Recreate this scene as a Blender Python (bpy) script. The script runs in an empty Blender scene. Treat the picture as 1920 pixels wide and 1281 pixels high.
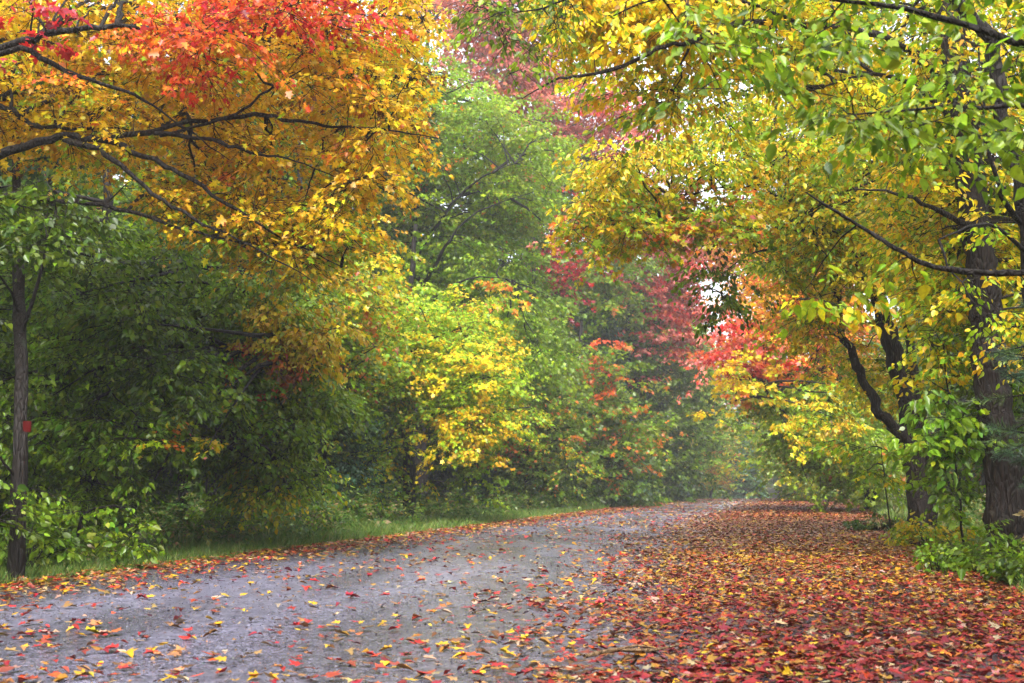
import bpy, math
import numpy as np
rng = np.random.default_rng(11)
R = math.radians
scn = bpy.context.scene
COL = scn.collection

# ------------------------------------------------------------------ camera geometry
F, HC = 2500.0, 0.9                     # focal length in photo pixels, eye height
PITCH = math.atan(273.5 / F)
def P(px, py, Y):
    """world point seen at photo pixel (px, py) that stands Y metres down the road"""
    px, py, Y = np.broadcast_arrays(np.asarray(px, float), np.asarray(py, float), np.asarray(Y, float))
    x = (px - 960) / F; u = (640.5 - py) / F
    dy = math.cos(PITCH) - u * math.sin(PITCH); dz = math.sin(PITCH) + u * math.cos(PITCH)
    s = Y / dy
    return np.stack([x * s, Y, HC + dz * s], -1)

def bend(Y):   return -0.010 * np.maximum(0, Y - 100) ** 2
def XL(Y):     return -7.25 + 0.195 * Y + bend(Y)
def XR(Y):     return 1.6 + 0.235 * Y + bend(Y)
def fbm(x, y, s=1.0):
    return (np.sin(x * 1.3 * s + 1.7 * np.sin(y * .9 * s)) + .6 * np.sin(y * 2.1 * s + 2 * np.sin(x * 1.1 * s + 1)) + .4 * np.sin((x + y) * 3.7 * s + .5)) / 2
def G(x, y):
    x = np.asarray(x, float); y = np.asarray(y, float)
    d = np.maximum(XL(y) - x, x - XR(y))
    k = np.clip(d / 2.5, 0, 1)
    z = k * (0.10 * fbm(x, y, .7) - 0.05) + 0.0008 * np.clip(d, 0, 30) ** 2
    z = z + .22 * np.clip(d - 17, 0, 50)  # added hidden rise, blocks low horizon light behind the woods
    return z - 0.0006 * np.maximum(0, y - 95) ** 2 * (y < 180) - (y >= 180) * 4.33

# ------------------------------------------------------------------ object helpers
def tag(o, label=None, cat=None, group=None, kind=None):
    if label: o["label"] = label
    if cat: o["category"] = cat
    if group: o["group"] = group
    if kind: o["kind"] = kind
    return o
def empty(name, loc, label, cat, group=None):
    o = bpy.data.objects.new(name, None); COL.objects.link(o); o.location = [float(v) for v in loc]
    o.empty_display_size = .2
    return tag(o, label, cat, group)
def mesh_np(name, V, Fc, mat, cols=None, smooth=False):
    """V (n,3); Fc list of (m,k) integer arrays; cols matching list of (m,3)"""
    me = bpy.data.meshes.new(name)
    V = np.asarray(V, np.float32)
    me.vertices.add(len(V)); me.vertices.foreach_set("co", V.ravel())
    if not isinstance(Fc, list): Fc = [Fc]
    idx = np.concatenate([f.ravel() for f in Fc]).astype(np.int32)
    tot = np.concatenate([np.full(len(f), f.shape[1]) for f in Fc])
    st = np.concatenate([[0], np.cumsum(tot)[:-1]]).astype(np.int32)
    me.loops.add(len(idx)); me.loops.foreach_set("vertex_index", idx)
    me.polygons.add(len(tot)); me.polygons.foreach_set("loop_start", st)
    me.update(calc_edges=True)
    if cols is not None:
        c = np.ones((len(tot), 4), np.float32); c[:, :3] = cols
        a = me.attributes.new("col", 'FLOAT_COLOR', 'FACE'); a.data.foreach_set("color", c.ravel())
    if smooth: me.polygons.foreach_set("use_smooth", np.ones(len(tot), bool))
    me.materials.append(mat); me.update()
    return me
def link(name, me, parent=None):
    o = bpy.data.objects.new(name, me); COL.objects.link(o)
    if parent is not None:
        o.parent = parent
    return o

# ------------------------------------------------------------------ materials
def mat(name):
    m = bpy.data.materials.new(name); m.use_nodes = True
    nt = m.node_tree; nt.nodes.clear()
    return m, nt, nt.nodes, nt.links
def leaf_mat(name, rough=.34, trans=.56, spec=.5):
    m, nt, N, L = mat(name)
    out = N.new('ShaderNodeOutputMaterial'); a = N.new('ShaderNodeAttribute'); a.attribute_name = "col"
    oi = N.new('ShaderNodeObjectInfo')
    hs = N.new('ShaderNodeHueSaturation')
    mr = N.new('ShaderNodeMapRange'); mr.inputs['To Min'].default_value = .8; mr.inputs['To Max'].default_value = 1.2
    L.new(oi.outputs['Random'], mr.inputs['Value']); L.new(mr.outputs[0], hs.inputs['Value'])
    L.new(a.outputs['Color'], hs.inputs['Color'])
    geo = N.new('ShaderNodeTexCoord'); nz = N.new('ShaderNodeTexNoise'); nz.inputs['Scale'].default_value = 45
    L.new(geo.outputs['Object'], nz.inputs['Vector'])
    m2 = N.new('ShaderNodeMapRange'); m2.inputs['From Min'].default_value = .3; m2.inputs['From Max'].default_value = .7
    m2.inputs['To Min'].default_value = .78; m2.inputs['To Max'].default_value = 1.15
    L.new(nz.outputs['Fac'], m2.inputs['Value'])
    mul = N.new('ShaderNodeVectorMath'); mul.operation = 'SCALE'
    L.new(hs.outputs[0], mul.inputs[0]); L.new(m2.outputs[0], mul.inputs['Scale'])
    p = N.new('ShaderNodeBsdfPrincipled'); p.inputs['Roughness'].default_value = rough
    p.inputs['Specular IOR Level'].default_value = spec
    L.new(mul.outputs[0], p.inputs['Base Color'])
    t = N.new('ShaderNodeBsdfTranslucent'); L.new(mul.outputs[0], t.inputs['Color'])
    mx = N.new('ShaderNodeMixShader'); mx.inputs[0].default_value = trans
    L.new(p.outputs[0], mx.inputs[1]); L.new(t.outputs[0], mx.inputs[2]); L.new(mx.outputs[0], out.inputs[0])
    return m
def ramp(N, stops):
    r = N.new('ShaderNodeValToRGB'); e = r.color_ramp.elements
    while len(e) < len(stops): e.new(.5)
    for i, (p, c) in enumerate(stops):
        e[i].position = p; e[i].color = (*c, 1)
    return r
def bark_mat(name, dark, light, lichen, lic=.62):
    m, nt, N, L = mat(name)
    out = N.new('ShaderNodeOutputMaterial'); p = N.new('ShaderNodeBsdfPrincipled')
    tc = N.new('ShaderNodeTexCoord'); mp = N.new('ShaderNodeMapping'); mp.inputs['Scale'].default_value = (14, 14, 2.6)
    L.new(tc.outputs['Object'], mp.inputs[0])
    n1 = N.new('ShaderNodeTexNoise'); n1.inputs['Scale'].default_value = 2.2; n1.inputs['Detail'].default_value = 9; n1.inputs['Distortion'].default_value = .6
    L.new(mp.outputs[0], n1.inputs['Vector'])
    v = N.new('ShaderNodeTexVoronoi'); v.feature = 'DISTANCE_TO_EDGE'; v.inputs['Scale'].default_value = 1.6
    L.new(mp.outputs[0], v.inputs['Vector'])
    r1 = ramp(N, [(.3, dark), (.7, light)]); L.new(n1.outputs['Fac'], r1.inputs[0])
    n2 = N.new('ShaderNodeTexNoise'); n2.inputs['Scale'].default_value = 5; n2.inputs['Detail'].default_value = 7
    L.new(tc.outputs['Object'], n2.inputs['Vector'])
    r2 = ramp(N, [(lic, (0, 0, 0)), (lic + .08, (1, 1, 1))]); L.new(n2.outputs['Fac'], r2.inputs[0])
    mx = N.new('ShaderNodeMix'); mx.data_type = 'RGBA'; mx.inputs[7].default_value = (*lichen, 1)
    L.new(r2.outputs[0], mx.inputs[0]); L.new(r1.outputs[0], mx.inputs[6]); L.new(mx.outputs[2], p.inputs['Base Color'])
    r3 = ramp(N, [(0, (0, 0, 0)), (.25, (1, 1, 1))]); L.new(v.outputs['Distance'], r3.inputs[0])
    ad = N.new('ShaderNodeMath'); ad.operation = 'ADD'; L.new(r3.outputs[0], ad.inputs[0]); L.new(n1.outputs['Fac'], ad.inputs[1])
    b = N.new('ShaderNodeBump'); b.inputs['Strength'].default_value = .8; b.inputs['Distance'].default_value = .02
    L.new(ad.outputs[0], b.inputs['Height']); L.new(b.outputs[0], p.inputs['Normal'])
    p.inputs['Roughness'].default_value = .7; p.inputs['Specular IOR Level'].default_value = .25
    L.new(p.outputs[0], out.inputs[0])
    return m
M_LEAF = leaf_mat('wet_leaf')
M_NEEDLE = leaf_mat('needles', .5, .15)
M_GRASS = leaf_mat('grass_blade', .45, .35)
M_LITTER = leaf_mat('fallen_leaf', .42, .05, .3)
M_BARK = bark_mat('dark_wet_bark', (.003, .002, .0015), (.011, .007, .005), (.02, .024, .015), .66)
M_BARKB = bark_mat('rough_brown_bark', (.003, .002, .0015), (.018, .010, .007), (.03, .025, .018), .64)
M_PALE = bark_mat('lichened_grey_bark', (.03, .03, .027), (.09, .09, .08), (.14, .15, .12), .52)

# ------------------------------------------------------------------ leaf shapes
def tmpl(right, fold=.18, curl=.0):
    r = [(x, y, fold * abs(x) - curl * y * y) for x, y in right]
    l = [(-x, y, z) for x, y, z in reversed(r[1:-1])]
    V = np.array(r + l); n = len(r)
    f1 = list(range(n)); f2 = [n - 1] + list(range(n, n + len(l))) + [0]
    return V, np.array([f1, f2])
LEAF = {
    'maple': tmpl([(0, 0), (.20, -.10), (.50, .06), (.27, .25), (.60, .58), (.22, .58), (.20, .76), (0, 1.05)], .16, .14),
    'lobed': tmpl([(0, 0), (.48, .04), (.25, .28), (.55, .62), (.16, .62), (0, 1.05)], .18, .1),
    'ovate': tmpl([(0, 0), (.27, .2), (.33, .5), (.14, .85), (0, 1.05)], .22, .16),
    'kite':  (np.array([(0, 0, 0), (.42, .45, .06), (0, 1., -.05), (-.42, .45, .1)]), np.array([[0, 1, 2, 3]])),
    'long':  (np.array([(0, 0, 0), (.26, .4, .05), (0, 1., -.1), (-.26, .4, .05)]), np.array([[0, 1, 2, 3]])),
    'needle': (np.array([(-.016, 0, 0), (.016, 0, 0), (.01, 1., -.06), (-.01, 1., -.06)]), np.array([[0, 1, 2, 3]])),
}
def norm(v): return v / np.maximum(np.linalg.norm(v, axis=-1, keepdims=True), 1e-9)
def leaves(kind, pos, d, n, size, col, widthvar=True, curl=(-.6, 2.2)):
    T, Fc = LEAF[kind]
    d = norm(d); x = norm(np.cross(d, n)); z = np.cross(x, d)
    N = len(pos)
    w = rng.uniform(.75, 1.15, N) if widthvar else np.ones(N)
    cz = rng.uniform(curl[0], curl[1], N)
    V = (pos[:, None] + (x * (size * w)[:, None])[:, None] * T[None, :, 0:1] + (d * size[:, None])[:, None] * T[None, :, 1:2]
         + (z * (size * cz)[:, None])[:, None] * T[None, :, 2:3])
    k = len(T)
    f = (np.arange(N) * k)[:, None, None] + Fc[None]
    c = np.repeat(col, len(Fc), axis=0)
    return V.reshape(-1, 3), f.reshape(-1, Fc.shape[1]), c
def tubes(Pt, rad, sides=4):
    """Pt (N,m,3), rad (N,m) -> verts, quads"""
    N, m, _ = Pt.shape
    T = np.gradient(Pt, axis=1); T = norm(T)
    main = norm(Pt[:, -1] - Pt[:, 0])
    ref = np.where(np.abs(main[:, 2:3]) > .8, np.array([[1., 0, 0]]), np.array([[0, 0, 1.]]))
    a = norm(np.cross(T, ref[:, None])); b = np.cross(T, a)
    th = np.arange(sides) * 2 * math.pi / sides
    ring = (a[:, :, None] * np.cos(th)[None, None, :, None] + b[:, :, None] * np.sin(th)[None, None, :, None]) * rad[:, :, None, None]
    V = (Pt[:, :, None] + ring).reshape(-1, 3)
    i = np.arange(N)[:, None, None] * m * sides + np.arange(m - 1)[None, :, None] * sides
    j = np.arange(sides)[None, None, :]; j2 = (j + 1) % sides
    f = np.stack([i + j, i + j2, i + sides + j2, i + sides + j], -1).reshape(-1, 4)
    return V, f

# ------------------------------------------------------------------ palettes (linear base colours)
GOLD = (.68, .40, .014); YEL = (.68, .52, .015); YG = (.30, .42, .015); LG = (.19, .31, .012)
GR = (.13, .215, .008); DG = (.06, .115, .009); OL = (.19, .24, .02); OR = (.60, .17, .015); RO = (.60, .085, .02)
RED = (.52, .03, .025); CR = (.30, .014, .03); PK = (.66, .19, .14); BRN = (.16, .07, .02); TEAL = (.03, .08, .035)
PAL = {
    'gold': [(GOLD, 7), (YEL, 2.6), (OR, .35), (YG, .8), (BRN, .3)],
    'goldlow': [(GOLD, 5), (YG, 2.5), (YEL, 2), (LG, 1)],
    'red': [(RED, 4), (RO, 4), (OR, 2.5), (CR, 1.2)],
    'redor': [(RO, 5), (OR, 4), (RED, 3), (GOLD, 1)],
    'hornbeam': [((.15, .24, .010), 5), ((.22, .32, .012), 4), ((.08, .15, .010), 2), (YG, 2)],
    'crimson': [(CR, 4), (RED, 4)],
    'orange': [((.66, .23, .02), 6), (GOLD, 3), (RO, 1.6), (YEL, .6)],
    'rust': [(RO, 3), (OR, 3), (BRN, 2), (OL, 1)],
    'green': [(GR, 6), (DG, 2), (LG, 2.5), (YG, .6)],
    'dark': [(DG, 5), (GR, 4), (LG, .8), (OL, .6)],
    'midgreen': [(GR, 4), (LG, 4), (YG, 2.4)],
    'yg': [(YG, 6), (YEL, 1.6), (LG, 4), (GOLD, .5)],
    'yellow': [(YEL, 6), (GOLD, 3), (YG, 1.5)],
    'ygy': [(YG, 4), (YEL, 5.5), (LG, 1.6), (GOLD, 2), (GR, .4)],
    'olive': [(OL, 4), (LG, 4), (YG, 4), (GR, 2), (OR, .25)],
    'greenor': [(GR, 4), (LG, 3), (OL, 2), (OR, 1.2), (YG, 1)],
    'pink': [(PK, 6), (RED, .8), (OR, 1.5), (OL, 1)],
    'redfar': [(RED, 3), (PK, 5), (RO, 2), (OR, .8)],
    'conifer': [(TEAL, 6), (DG, 3)],
    'fresh': [((.13, .25, .015), 5), (LG, 3), (GR, 2), (YG, .6)],
    'orgreen': [(OR, 1.5), (GOLD, 1.5), (YEL, 2), (YG, 3), (LG, 3), (PK, .4)],
}
def colours(pal, group, same=.65):
    """group: int id per leaf; leaves of one branch share a leading colour"""
    p = PAL[pal]; C = np.array([c for c, w in p]); W = np.array([w for c, w in p], float); W /= W.sum()
    ng = group.max() + 1 if len(group) else 1
    lead = rng.choice(len(p), ng, p=W); own = rng.choice(len(p), len(group), p=W)
    pick = np.where(rng.random(len(group)) < same, lead[group], own)
    gb = rng.lognormal(0, .12, ng)
    if pal.startswith('lit'): C = C * .5
    c = C[pick] * rng.lognormal(0, .17, (len(group), 1)) * gb[group][:, None]
    c *= rng.lognormal(0, .09, (len(group), 3))
    return np.clip(c, 0, .8)

# ------------------------------------------------------------------ growth
class Tree:
    def __init__(s): s.wood = []; s.leaf = []; s.nodes = []; s.limbs = []
    def add_wood(s, V, f): s.wood.append((V, f))
    def limb(s, pts, r, sides=8, wob=.02, own=False, n=5):
        pts = np.array(pts, float); r = np.array(r, float)
        k = len(pts); t = np.linspace(0, k - 1, (k - 1) * n + 1)
        pp = np.vstack([2 * pts[0] - pts[1], pts, 2 * pts[-1] - pts[-2]])
        i = np.minimum(t.astype(int), k - 2); u = (t - i)[:, None]
        a, b, c, d = pp[i], pp[i + 1], pp[i + 2], pp[i + 3]
        Q = .5 * ((2 * b) + (c - a) * u + (2 * a - 5 * b + 4 * c - d) * u ** 2 + (3 * b - a - 3 * c + d) * u ** 3)
        rr = np.interp(t, np.arange(k), r)
        Q[1:-1] += rng.normal(0, wob, Q[1:-1].shape) * np.minimum(1, rr[1:-1, None] * 12 + .25)
        rr = rr * rng.uniform(.9, 1.12, len(rr))
        V, f = tubes(Q[None], rr[None], sides)
        V += rng.normal(0, 1, V.shape) * np.repeat(rr, sides)[:, None] * .06
        (s.limbs if own else s.wood).append((V, f))
        s.nodes.append(Q[1:]); return Q
    def near(s, E, upbias=.0):
        A = np.vstack(s.nodes); out = np.empty_like(E)
        for i in range(0, len(E), 500):
            D = np.linalg.norm((E[i:i + 500, None] - A[None]) * np.array([1, .8, 1.15]), axis=2)
            D = D + rng.uniform(0, .35, D.shape) * D.min(1, keepdims=True)
            out[i:i + 500] = A[D.argmin(1)]
        return out
    def grow(s, A, E, pal, kind='lobed', ls=.09, nsp=4, sl=.6, nl=12, r0=None, lift=.12, droop=.15, twig=.004, same=.5, spread=.42, flat=.6, tmin=.3, rk=1):
        N = len(A); D = E - A; Ln = np.linalg.norm(D, axis=1)
        C = A + .5 * D + rng.normal(0, .07, (N, 3)) * Ln[:, None]; C[:, 2] += lift * Ln
        m = 6; t = np.linspace(0, 1, m)[None, :, None]
        Pt = (1 - t) ** 2 * A[:, None] + 2 * t * (1 - t) * C[:, None] + t ** 2 * E[:, None]
        Pt[:, 1:] += rng.normal(0, .018, (N, m - 1, 3)) * Ln[:, None, None].clip(0, 2)
        r0 = (.004 + .0055 * Ln if r0 is None else np.full(N, r0)).clip(.0035, .03) * rk
        rad = r0[:, None] * np.linspace(1, .22, m)[None]
        s.wood.append(tubes(Pt, rad, 4))
        # sprays
        b = np.repeat(np.arange(N), nsp); K = len(b)
        u = rng.uniform(tmin, 1, K); u[::nsp] = 1.0
        u3 = u[:, None]
        O = (1 - u3) ** 2 * A[b] + 2 * u3 * (1 - u3) * C[b] + u3 ** 2 * E[b]
        tg = 2 * (1 - u3) * (C[b] - A[b]) + 2 * u3 * (E[b] - C[b])
        tg[:, 2] *= .35; tg = norm(tg + rng.normal(0, .05, tg.shape))
        ang = rng.choice([-1, 1], K) * rng.uniform(.2, 1.2, K) * (1 - .75 * (u > .99))
        ca, sa = np.cos(ang), np.sin(ang)
        d = np.stack([tg[:, 0] * ca - tg[:, 1] * sa, tg[:, 0] * sa + tg[:, 1] * ca, tg[:, 2] * .6 - droop + rng.normal(0, .13, K)], 1)
        d = norm(d); sz = sl * rng.uniform(.55, 1.25, K)
        side = norm(np.cross(d, np.array([0, 0, 1.])) + rng.normal(0, .12, (K, 3)))
        tt = np.array([0, .5, 1.])[None, :, None]
        Tw = O[:, None] + d[:, None] * sz[:, None, None] * tt; Tw[:, :, 2] -= (droop * sz[:, None]) * tt[:, :, 0] ** 2
        if twig: s.wood.append(tubes(Tw, np.array([[1.2, .8, .3]]) * twig * np.ones((K, 1)), 3))
        q = np.repeat(np.arange(K), nl); M = len(q)
        v = rng.beta(1.3, 1.0, M); sg = rng.choice([-1., 1.], M)
        lat = sg * rng.uniform(.02, 1, M) * spread * sz[q] * (1.1 - v * .8)
        pos = O[q] + d[q] * (v * sz[q])[:, None] + side[q] * lat[:, None]
        pos[:, 2] -= droop * sz[q] * v ** 2 + .25 * np.abs(lat) - rng.normal(0, .05, M) * sz[q]
        ld = d[q] * rng.uniform(.4, 1, M)[:, None] + side[q] * (sg * rng.uniform(.3, 1, M))[:, None] + rng.normal(0, .25, (M, 3)); ld[:, 2] -= .55
        nn = np.array([0, 0, 1.]) + rng.normal(0, flat, (M, 3)) 
        size = ls * rng.lognormal(0, .3, M).clip(.4, 1.8)
        col = colours(pal, b[q], same)
        if kind == 'maple':
            k_ = rng.random(M) < .6
            s.leaf.append(leaves('maple', pos[k_], ld[k_], nn[k_], size[k_], col[k_])); k_ = ~k_
            s.leaf.append(leaves('lobed', pos[k_], ld[k_], nn[k_], size[k_] * .9, col[k_]))
        else: s.leaf.append(leaves(kind, pos, ld, nn, size, col))
        return Pt
    def poly(s, pts, Y, n, pal, **kw):
        """branch ends filling the part of the crown whose outline is pts, between depths Y[0]..Y[1]"""
        E = sample_poly(pts, Y, n)
        E[:, 2] = np.maximum(E[:, 2], G(E[:, 0], E[:, 1]) + .25)
        # branching in three orders: side branches spring from limbs, twigs from side branches
        keep = len(s.nodes); a, b = max(3, int(n * .14)), max(5, int(n * .45))
        for E_, k in ((E[:a], 1.8), (E[a:b], 1.1), (E[b:], .8)):
            if len(E_): s.nodes.append(s.grow(s.near(E_), E_, pal, rk=k, **kw)[:, 2:].reshape(-1, 3))
        del s.nodes[keep:]
    def build(s, base, label, cat='tree', group=None, name='broadleaf_tree', bark=None, lm=None, crown='crown', trunk='trunk'):
        root = empty(name, base, label, cat, group)
        off = np.array(base, float)
        V, f = merge(s.wood)
        link(trunk, mesh_np(trunk, V - off, f, bark or M_BARK, smooth=True), root)
        for V, f in s.limbs: link('limb', mesh_np('limb', V - off, f, bark or M_BARK, smooth=True), root)
        byk = {}
        for V, f, c in s.leaf: byk.setdefault(f.shape[1], []).append((V, f, c))
        Vs, Fs, Cs, o = [], [], [], 0
        for k, L in byk.items():
            fs = []
            for V, f, c in L: Vs.append(V); fs.append(f + o); Cs.append(c); o += len(V)
            Fs.append(np.vstack(fs))
        if Vs: link(crown, mesh_np(crown, np.vstack(Vs) - off, Fs, lm or M_LEAF, np.vstack(Cs)), root)
        return root
def merge(L):
    Vs, Fs, o = [], [], 0
    for V, f in L: Vs.append(V); Fs.append(f + o); o += len(V)
    return np.vstack(Vs), np.vstack(Fs)
def inpoly(x, y, poly):
    c = np.zeros(len(x), bool); n = len(poly)
    for i in range(n):
        x1, y1 = poly[i]; x2, y2 = poly[i - 1]
        hit = (y1 > y) != (y2 > y)
        c ^= hit & (x < (x2 - x1) * (y - y1) / ((y2 - y1) or 1e-9) + x1)
    return c
def sample_poly(pts, Y, n):
    p = np.array(pts, float); lo, hi = p.min(0), p.max(0); X = np.empty((0, 2))
    while len(X) < n:
        q = rng.uniform(lo, hi, (n * 3, 2)); X = np.vstack([X, q[inpoly(q[:, 0], q[:, 1], pts)]])
    X = X[:n]
    E = P(X[:, 0], X[:, 1], rng.uniform(Y[0], Y[1], n))
    return E + rng.normal(0, .012, E.shape) * E[:, 1:2] * (1, 0, 1)
def pl(*pts):
    """photo-space polyline (px, py, Y, r) -> world points, radii"""
    a = np.array(pts, float); return P(a[:, 0], a[:, 1], a[:, 2]), a[:, 3]
def ground_pt(px, py_base=None, Y=None):
    if Y is None: Y = HC * F / (py_base - 914)
    p = P(px, 800, Y); return np.array([p[0], Y, float(G(p[0], Y))])

# ================================================================== WORLD, CAMERA
cam = bpy.data.cameras.new('camera'); co = bpy.data.objects.new('camera', cam); COL.objects.link(co)
cam.sensor_width = 36; cam.lens = F / 1920 * 36; cam.clip_end = 3000; cam.clip_start = .05
co.location = (0, 0, HC); co.rotation_euler = (R(90) + PITCH, 0, 0)
cam.dof.use_dof = True; cam.dof.focus_distance = 18; cam.dof.aperture_fstop = 5.6
scn.camera = co
w = bpy.data.worlds.new("World"); scn.world = w; w.use_nodes = True
N, L = w.node_tree.nodes, w.node_tree.links; N.clear()
sky = N.new('ShaderNodeTexSky'); sky.sky_type = 'NISHITA'; sky.sun_disc = False
SUN_E, SUN_R = 48, 184
sky.sun_elevation = R(SUN_E); sky.sun_rotation = R(SUN_R); sky.dust_density = 4; sky.air_density = 1.2
hs = N.new('ShaderNodeHueSaturation'); hs.inputs['Saturation'].default_value = .32
bg = N.new('ShaderNodeBackground'); bg.inputs['Strength'].default_value = .15
out = N.new('ShaderNodeOutputWorld')
L.new(sky.outputs[0], hs.inputs['Color']); L.new(hs.outputs[0], bg.inputs[0]); L.new(bg.outputs[0], out.inputs[0])
sl = bpy.data.lights.new('sun', 'SUN'); sl.energy = 1.5; sl.angle = R(28); sl.color = (1, .97, .93)
so = bpy.data.objects.new('sun', sl); COL.objects.link(so)
az = R(SUN_R)   # nishita rotation: clockwise from +Y seen from above
sd = np.array([math.sin(az) * math.cos(R(SUN_E)), math.cos(az) * math.cos(R(SUN_E)), math.sin(R(SUN_E))])
from mathutils import Vector
so.rotation_euler = Vector(sd).to_track_quat('Z', 'Y').to_euler()
vs = scn.view_settings; scn.display_settings.display_device = 'sRGB'
vs.view_transform = 'Standard'; vs.look = 'None'; vs.gamma = 1; vs.exposure = 2.12
cy = scn.cycles
cy.use_denoising = True; cy.denoiser = 'OPENIMAGEDENOISE'; cy.denoising_input_passes = 'RGB_ALBEDO_NORMAL'
cy.max_bounces = 8; cy.diffuse_bounces = 4; cy.transmission_bounces = 7; cy.glossy_bounces = 2; cy.volume_bounces = 1; cy.transparent_max_bounces = 4
cy.caustics_reflective = False; cy.caustics_refractive = False
cy.use_adaptive_sampling = True; cy.adaptive_threshold = .01

# haze
HAZE = 0.00085
m, nt, N, L = mat('haze_air')
o_ = N.new('ShaderNodeOutputMaterial'); pv = N.new('ShaderNodeVolumePrincipled')
pv.inputs['Color'].default_value = (.93, .95, 1, 1); pv.inputs['Density'].default_value = HAZE; pv.inputs['Anisotropy'].default_value = .2
L.new(pv.outputs[0], o_.inputs['Volume'])
x0, x1, y0, y1, z0, z1 = -90, 110, -25, 240, -6, 42
V = np.array([(x, y, z) for z in (z0, z1) for y in (y0, y1) for x in (x0, x1)], float)
Fh = np.array([[0, 2, 3, 1], [4, 5, 7, 6], [0, 1, 5, 4], [2, 6, 7, 3], [0, 4, 6, 2], [1, 3, 7, 5]])
tag(link('haze', mesh_np('haze', V, Fh, m)), 'thin pale mist hanging along the road between the trees', 'haze', kind='stuff')

# ================================================================== GROUND + ROAD
m, nt, N, L = mat('forest_floor')
o_ = N.new('ShaderNodeOutputMaterial'); p = N.new('ShaderNodeBsdfPrincipled'); tc = N.new('ShaderNodeTexCoord')
n1 = N.new('ShaderNodeTexNoise'); n1.inputs['Scale'].default_value = 6; n1.inputs['Detail'].default_value = 10
L.new(tc.outputs['Object'], n1.inputs['Vector'])
r = ramp(N, [(.3, (.012, .016, .006)), (.5, (.035, .028, .012)), (.62, (.05, .06, .015)), (.75, (.11, .05, .02))]); L.new(n1.outputs['Fac'], r.inputs[0])
L.new(r.outputs[0], p.inputs['Base Color']); p.inputs['Roughness'].default_value = .75
b = N.new('ShaderNodeBump'); b.inputs['Strength'].default_value = .6; b.inputs['Distance'].default_value = .05; L.new(n1.outputs['Fac'], b.inputs['Height']); L.new(b.outputs[0], p.inputs['Normal'])
L.new(p.outputs[0], o_.inputs[0]); M_FLOOR = m
xs = np.concatenate([np.linspace(-400, -30, 12), np.linspace(-28, 45, 150), np.linspace(48, 420, 12)])
ys = np.concatenate([np.linspace(-100, -4, 10), np.linspace(-3, 110, 230), np.linspace(112, 236, 40), np.linspace(260, 900, 12)])
gx, gy = np.meshgrid(xs, ys); gz = G(gx, gy) - .02
V = np.stack([gx, gy, gz], -1).reshape(-1, 3); nx = len(xs)
i = (np.arange(len(ys) - 1)[:, None] * nx + np.arange(nx - 1)[None]).ravel()
tag(link('ground', mesh_np('ground', V, np.stack([i, i + 1, i + nx + 1, i + nx], 1), M_FLOOR, smooth=True)), 'dark forest floor under the trees', 'ground', kind='structure')

m, nt, N, L = mat('wet_asphalt')
o_ = N.new('ShaderNodeOutputMaterial'); p = N.new('ShaderNodeBsdfPrincipled'); tc = N.new('ShaderNodeTexCoord')
v = N.new('ShaderNodeTexVoronoi'); v.inputs['Scale'].default_value = 75; L.new(tc.outputs['Object'], v.inputs['Vector'])
n0 = N.new('ShaderNodeTexNoise'); n0.inputs['Scale'].default_value = 240; n0.inputs['Detail'].default_value = 3; L.new(tc.outputs['Object'], n0.inputs['Vector'])
nb = N.new('ShaderNodeTexNoise'); nb.inputs['Scale'].default_value = .55; nb.inputs['Detail'].default_value = 6; nb.inputs['Roughness'].default_value = .65
mp = N.new('ShaderNodeMapping'); mp.inputs['Scale'].default_value = (1.6, .35, 1); mp.inputs['Rotation'].default_value = (0, 0, R(12)); L.new(tc.outputs['Object'], mp.inputs[0]); L.new(mp.outputs[0], nb.inputs['Vector'])
r = ramp(N, [(.1, (.036, .037, .050)), (.5, (.115, .115, .155)), (.85, (.18, .178, .23)), (1, (.24, .235, .28))]); sx = N.new('ShaderNodeSeparateColor'); L.new(v.outputs['Color'], sx.inputs[0]); L.new(sx.outputs[0], r.inputs[0])
r2 = ramp(N, [(.3, (.62, .6, .62)), (.7, (1.1, 1.08, 1.12))]); L.new(nb.outputs['Fac'], r2.inputs[0])
mu = N.new('ShaderNodeMix'); mu.data_type = 'RGBA'; mu.blend_type = 'MULTIPLY'; mu.inputs[0].default_value = 1
ng = N.new('ShaderNodeTexNoise'); ng.inputs['Scale'].default_value = 11; ng.inputs['Detail'].default_value = 13; ng.inputs['Roughness'].default_value = .82; L.new(tc.outputs['Object'], ng.inputs['Vector'])
rg = ramp(N, [(.32, (.45, .44, .45)), (.5, (.95, .95, .96)), (.66, (1.6, 1.58, 1.6))]); L.new(ng.outputs['Fac'], rg.inputs[0])
mg = N.new('ShaderNodeMix'); mg.data_type = 'RGBA'; mg.blend_type = 'MULTIPLY'; mg.inputs[0].default_value = 1
L.new(r.outputs[0], mg.inputs[6]); L.new(rg.outputs[0], mg.inputs[7]); L.new(mg.outputs[2], mu.inputs[6]); L.new(r2.outputs[0], mu.inputs[7]); L.new(mu.outputs[2], p.inputs['Base Color'])
r3 = ramp(N, [(.35, (.16, .16, .16)), (.65, (.36, .36, .36))]); L.new(nb.outputs['Fac'], r3.inputs[0]); L.new(r3.outputs[0], p.inputs['Roughness'])
at = N.new('ShaderNodeAttribute'); at.attribute_name = 'across'
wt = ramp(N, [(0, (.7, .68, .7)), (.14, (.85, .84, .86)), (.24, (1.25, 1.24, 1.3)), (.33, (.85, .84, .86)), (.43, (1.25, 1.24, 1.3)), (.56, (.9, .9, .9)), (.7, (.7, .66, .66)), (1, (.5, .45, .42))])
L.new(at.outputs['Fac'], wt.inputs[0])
mt = N.new('ShaderNodeMix'); mt.data_type = 'RGBA'; mt.blend_type = 'MULTIPLY'; mt.inputs[0].default_value = 1
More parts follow.
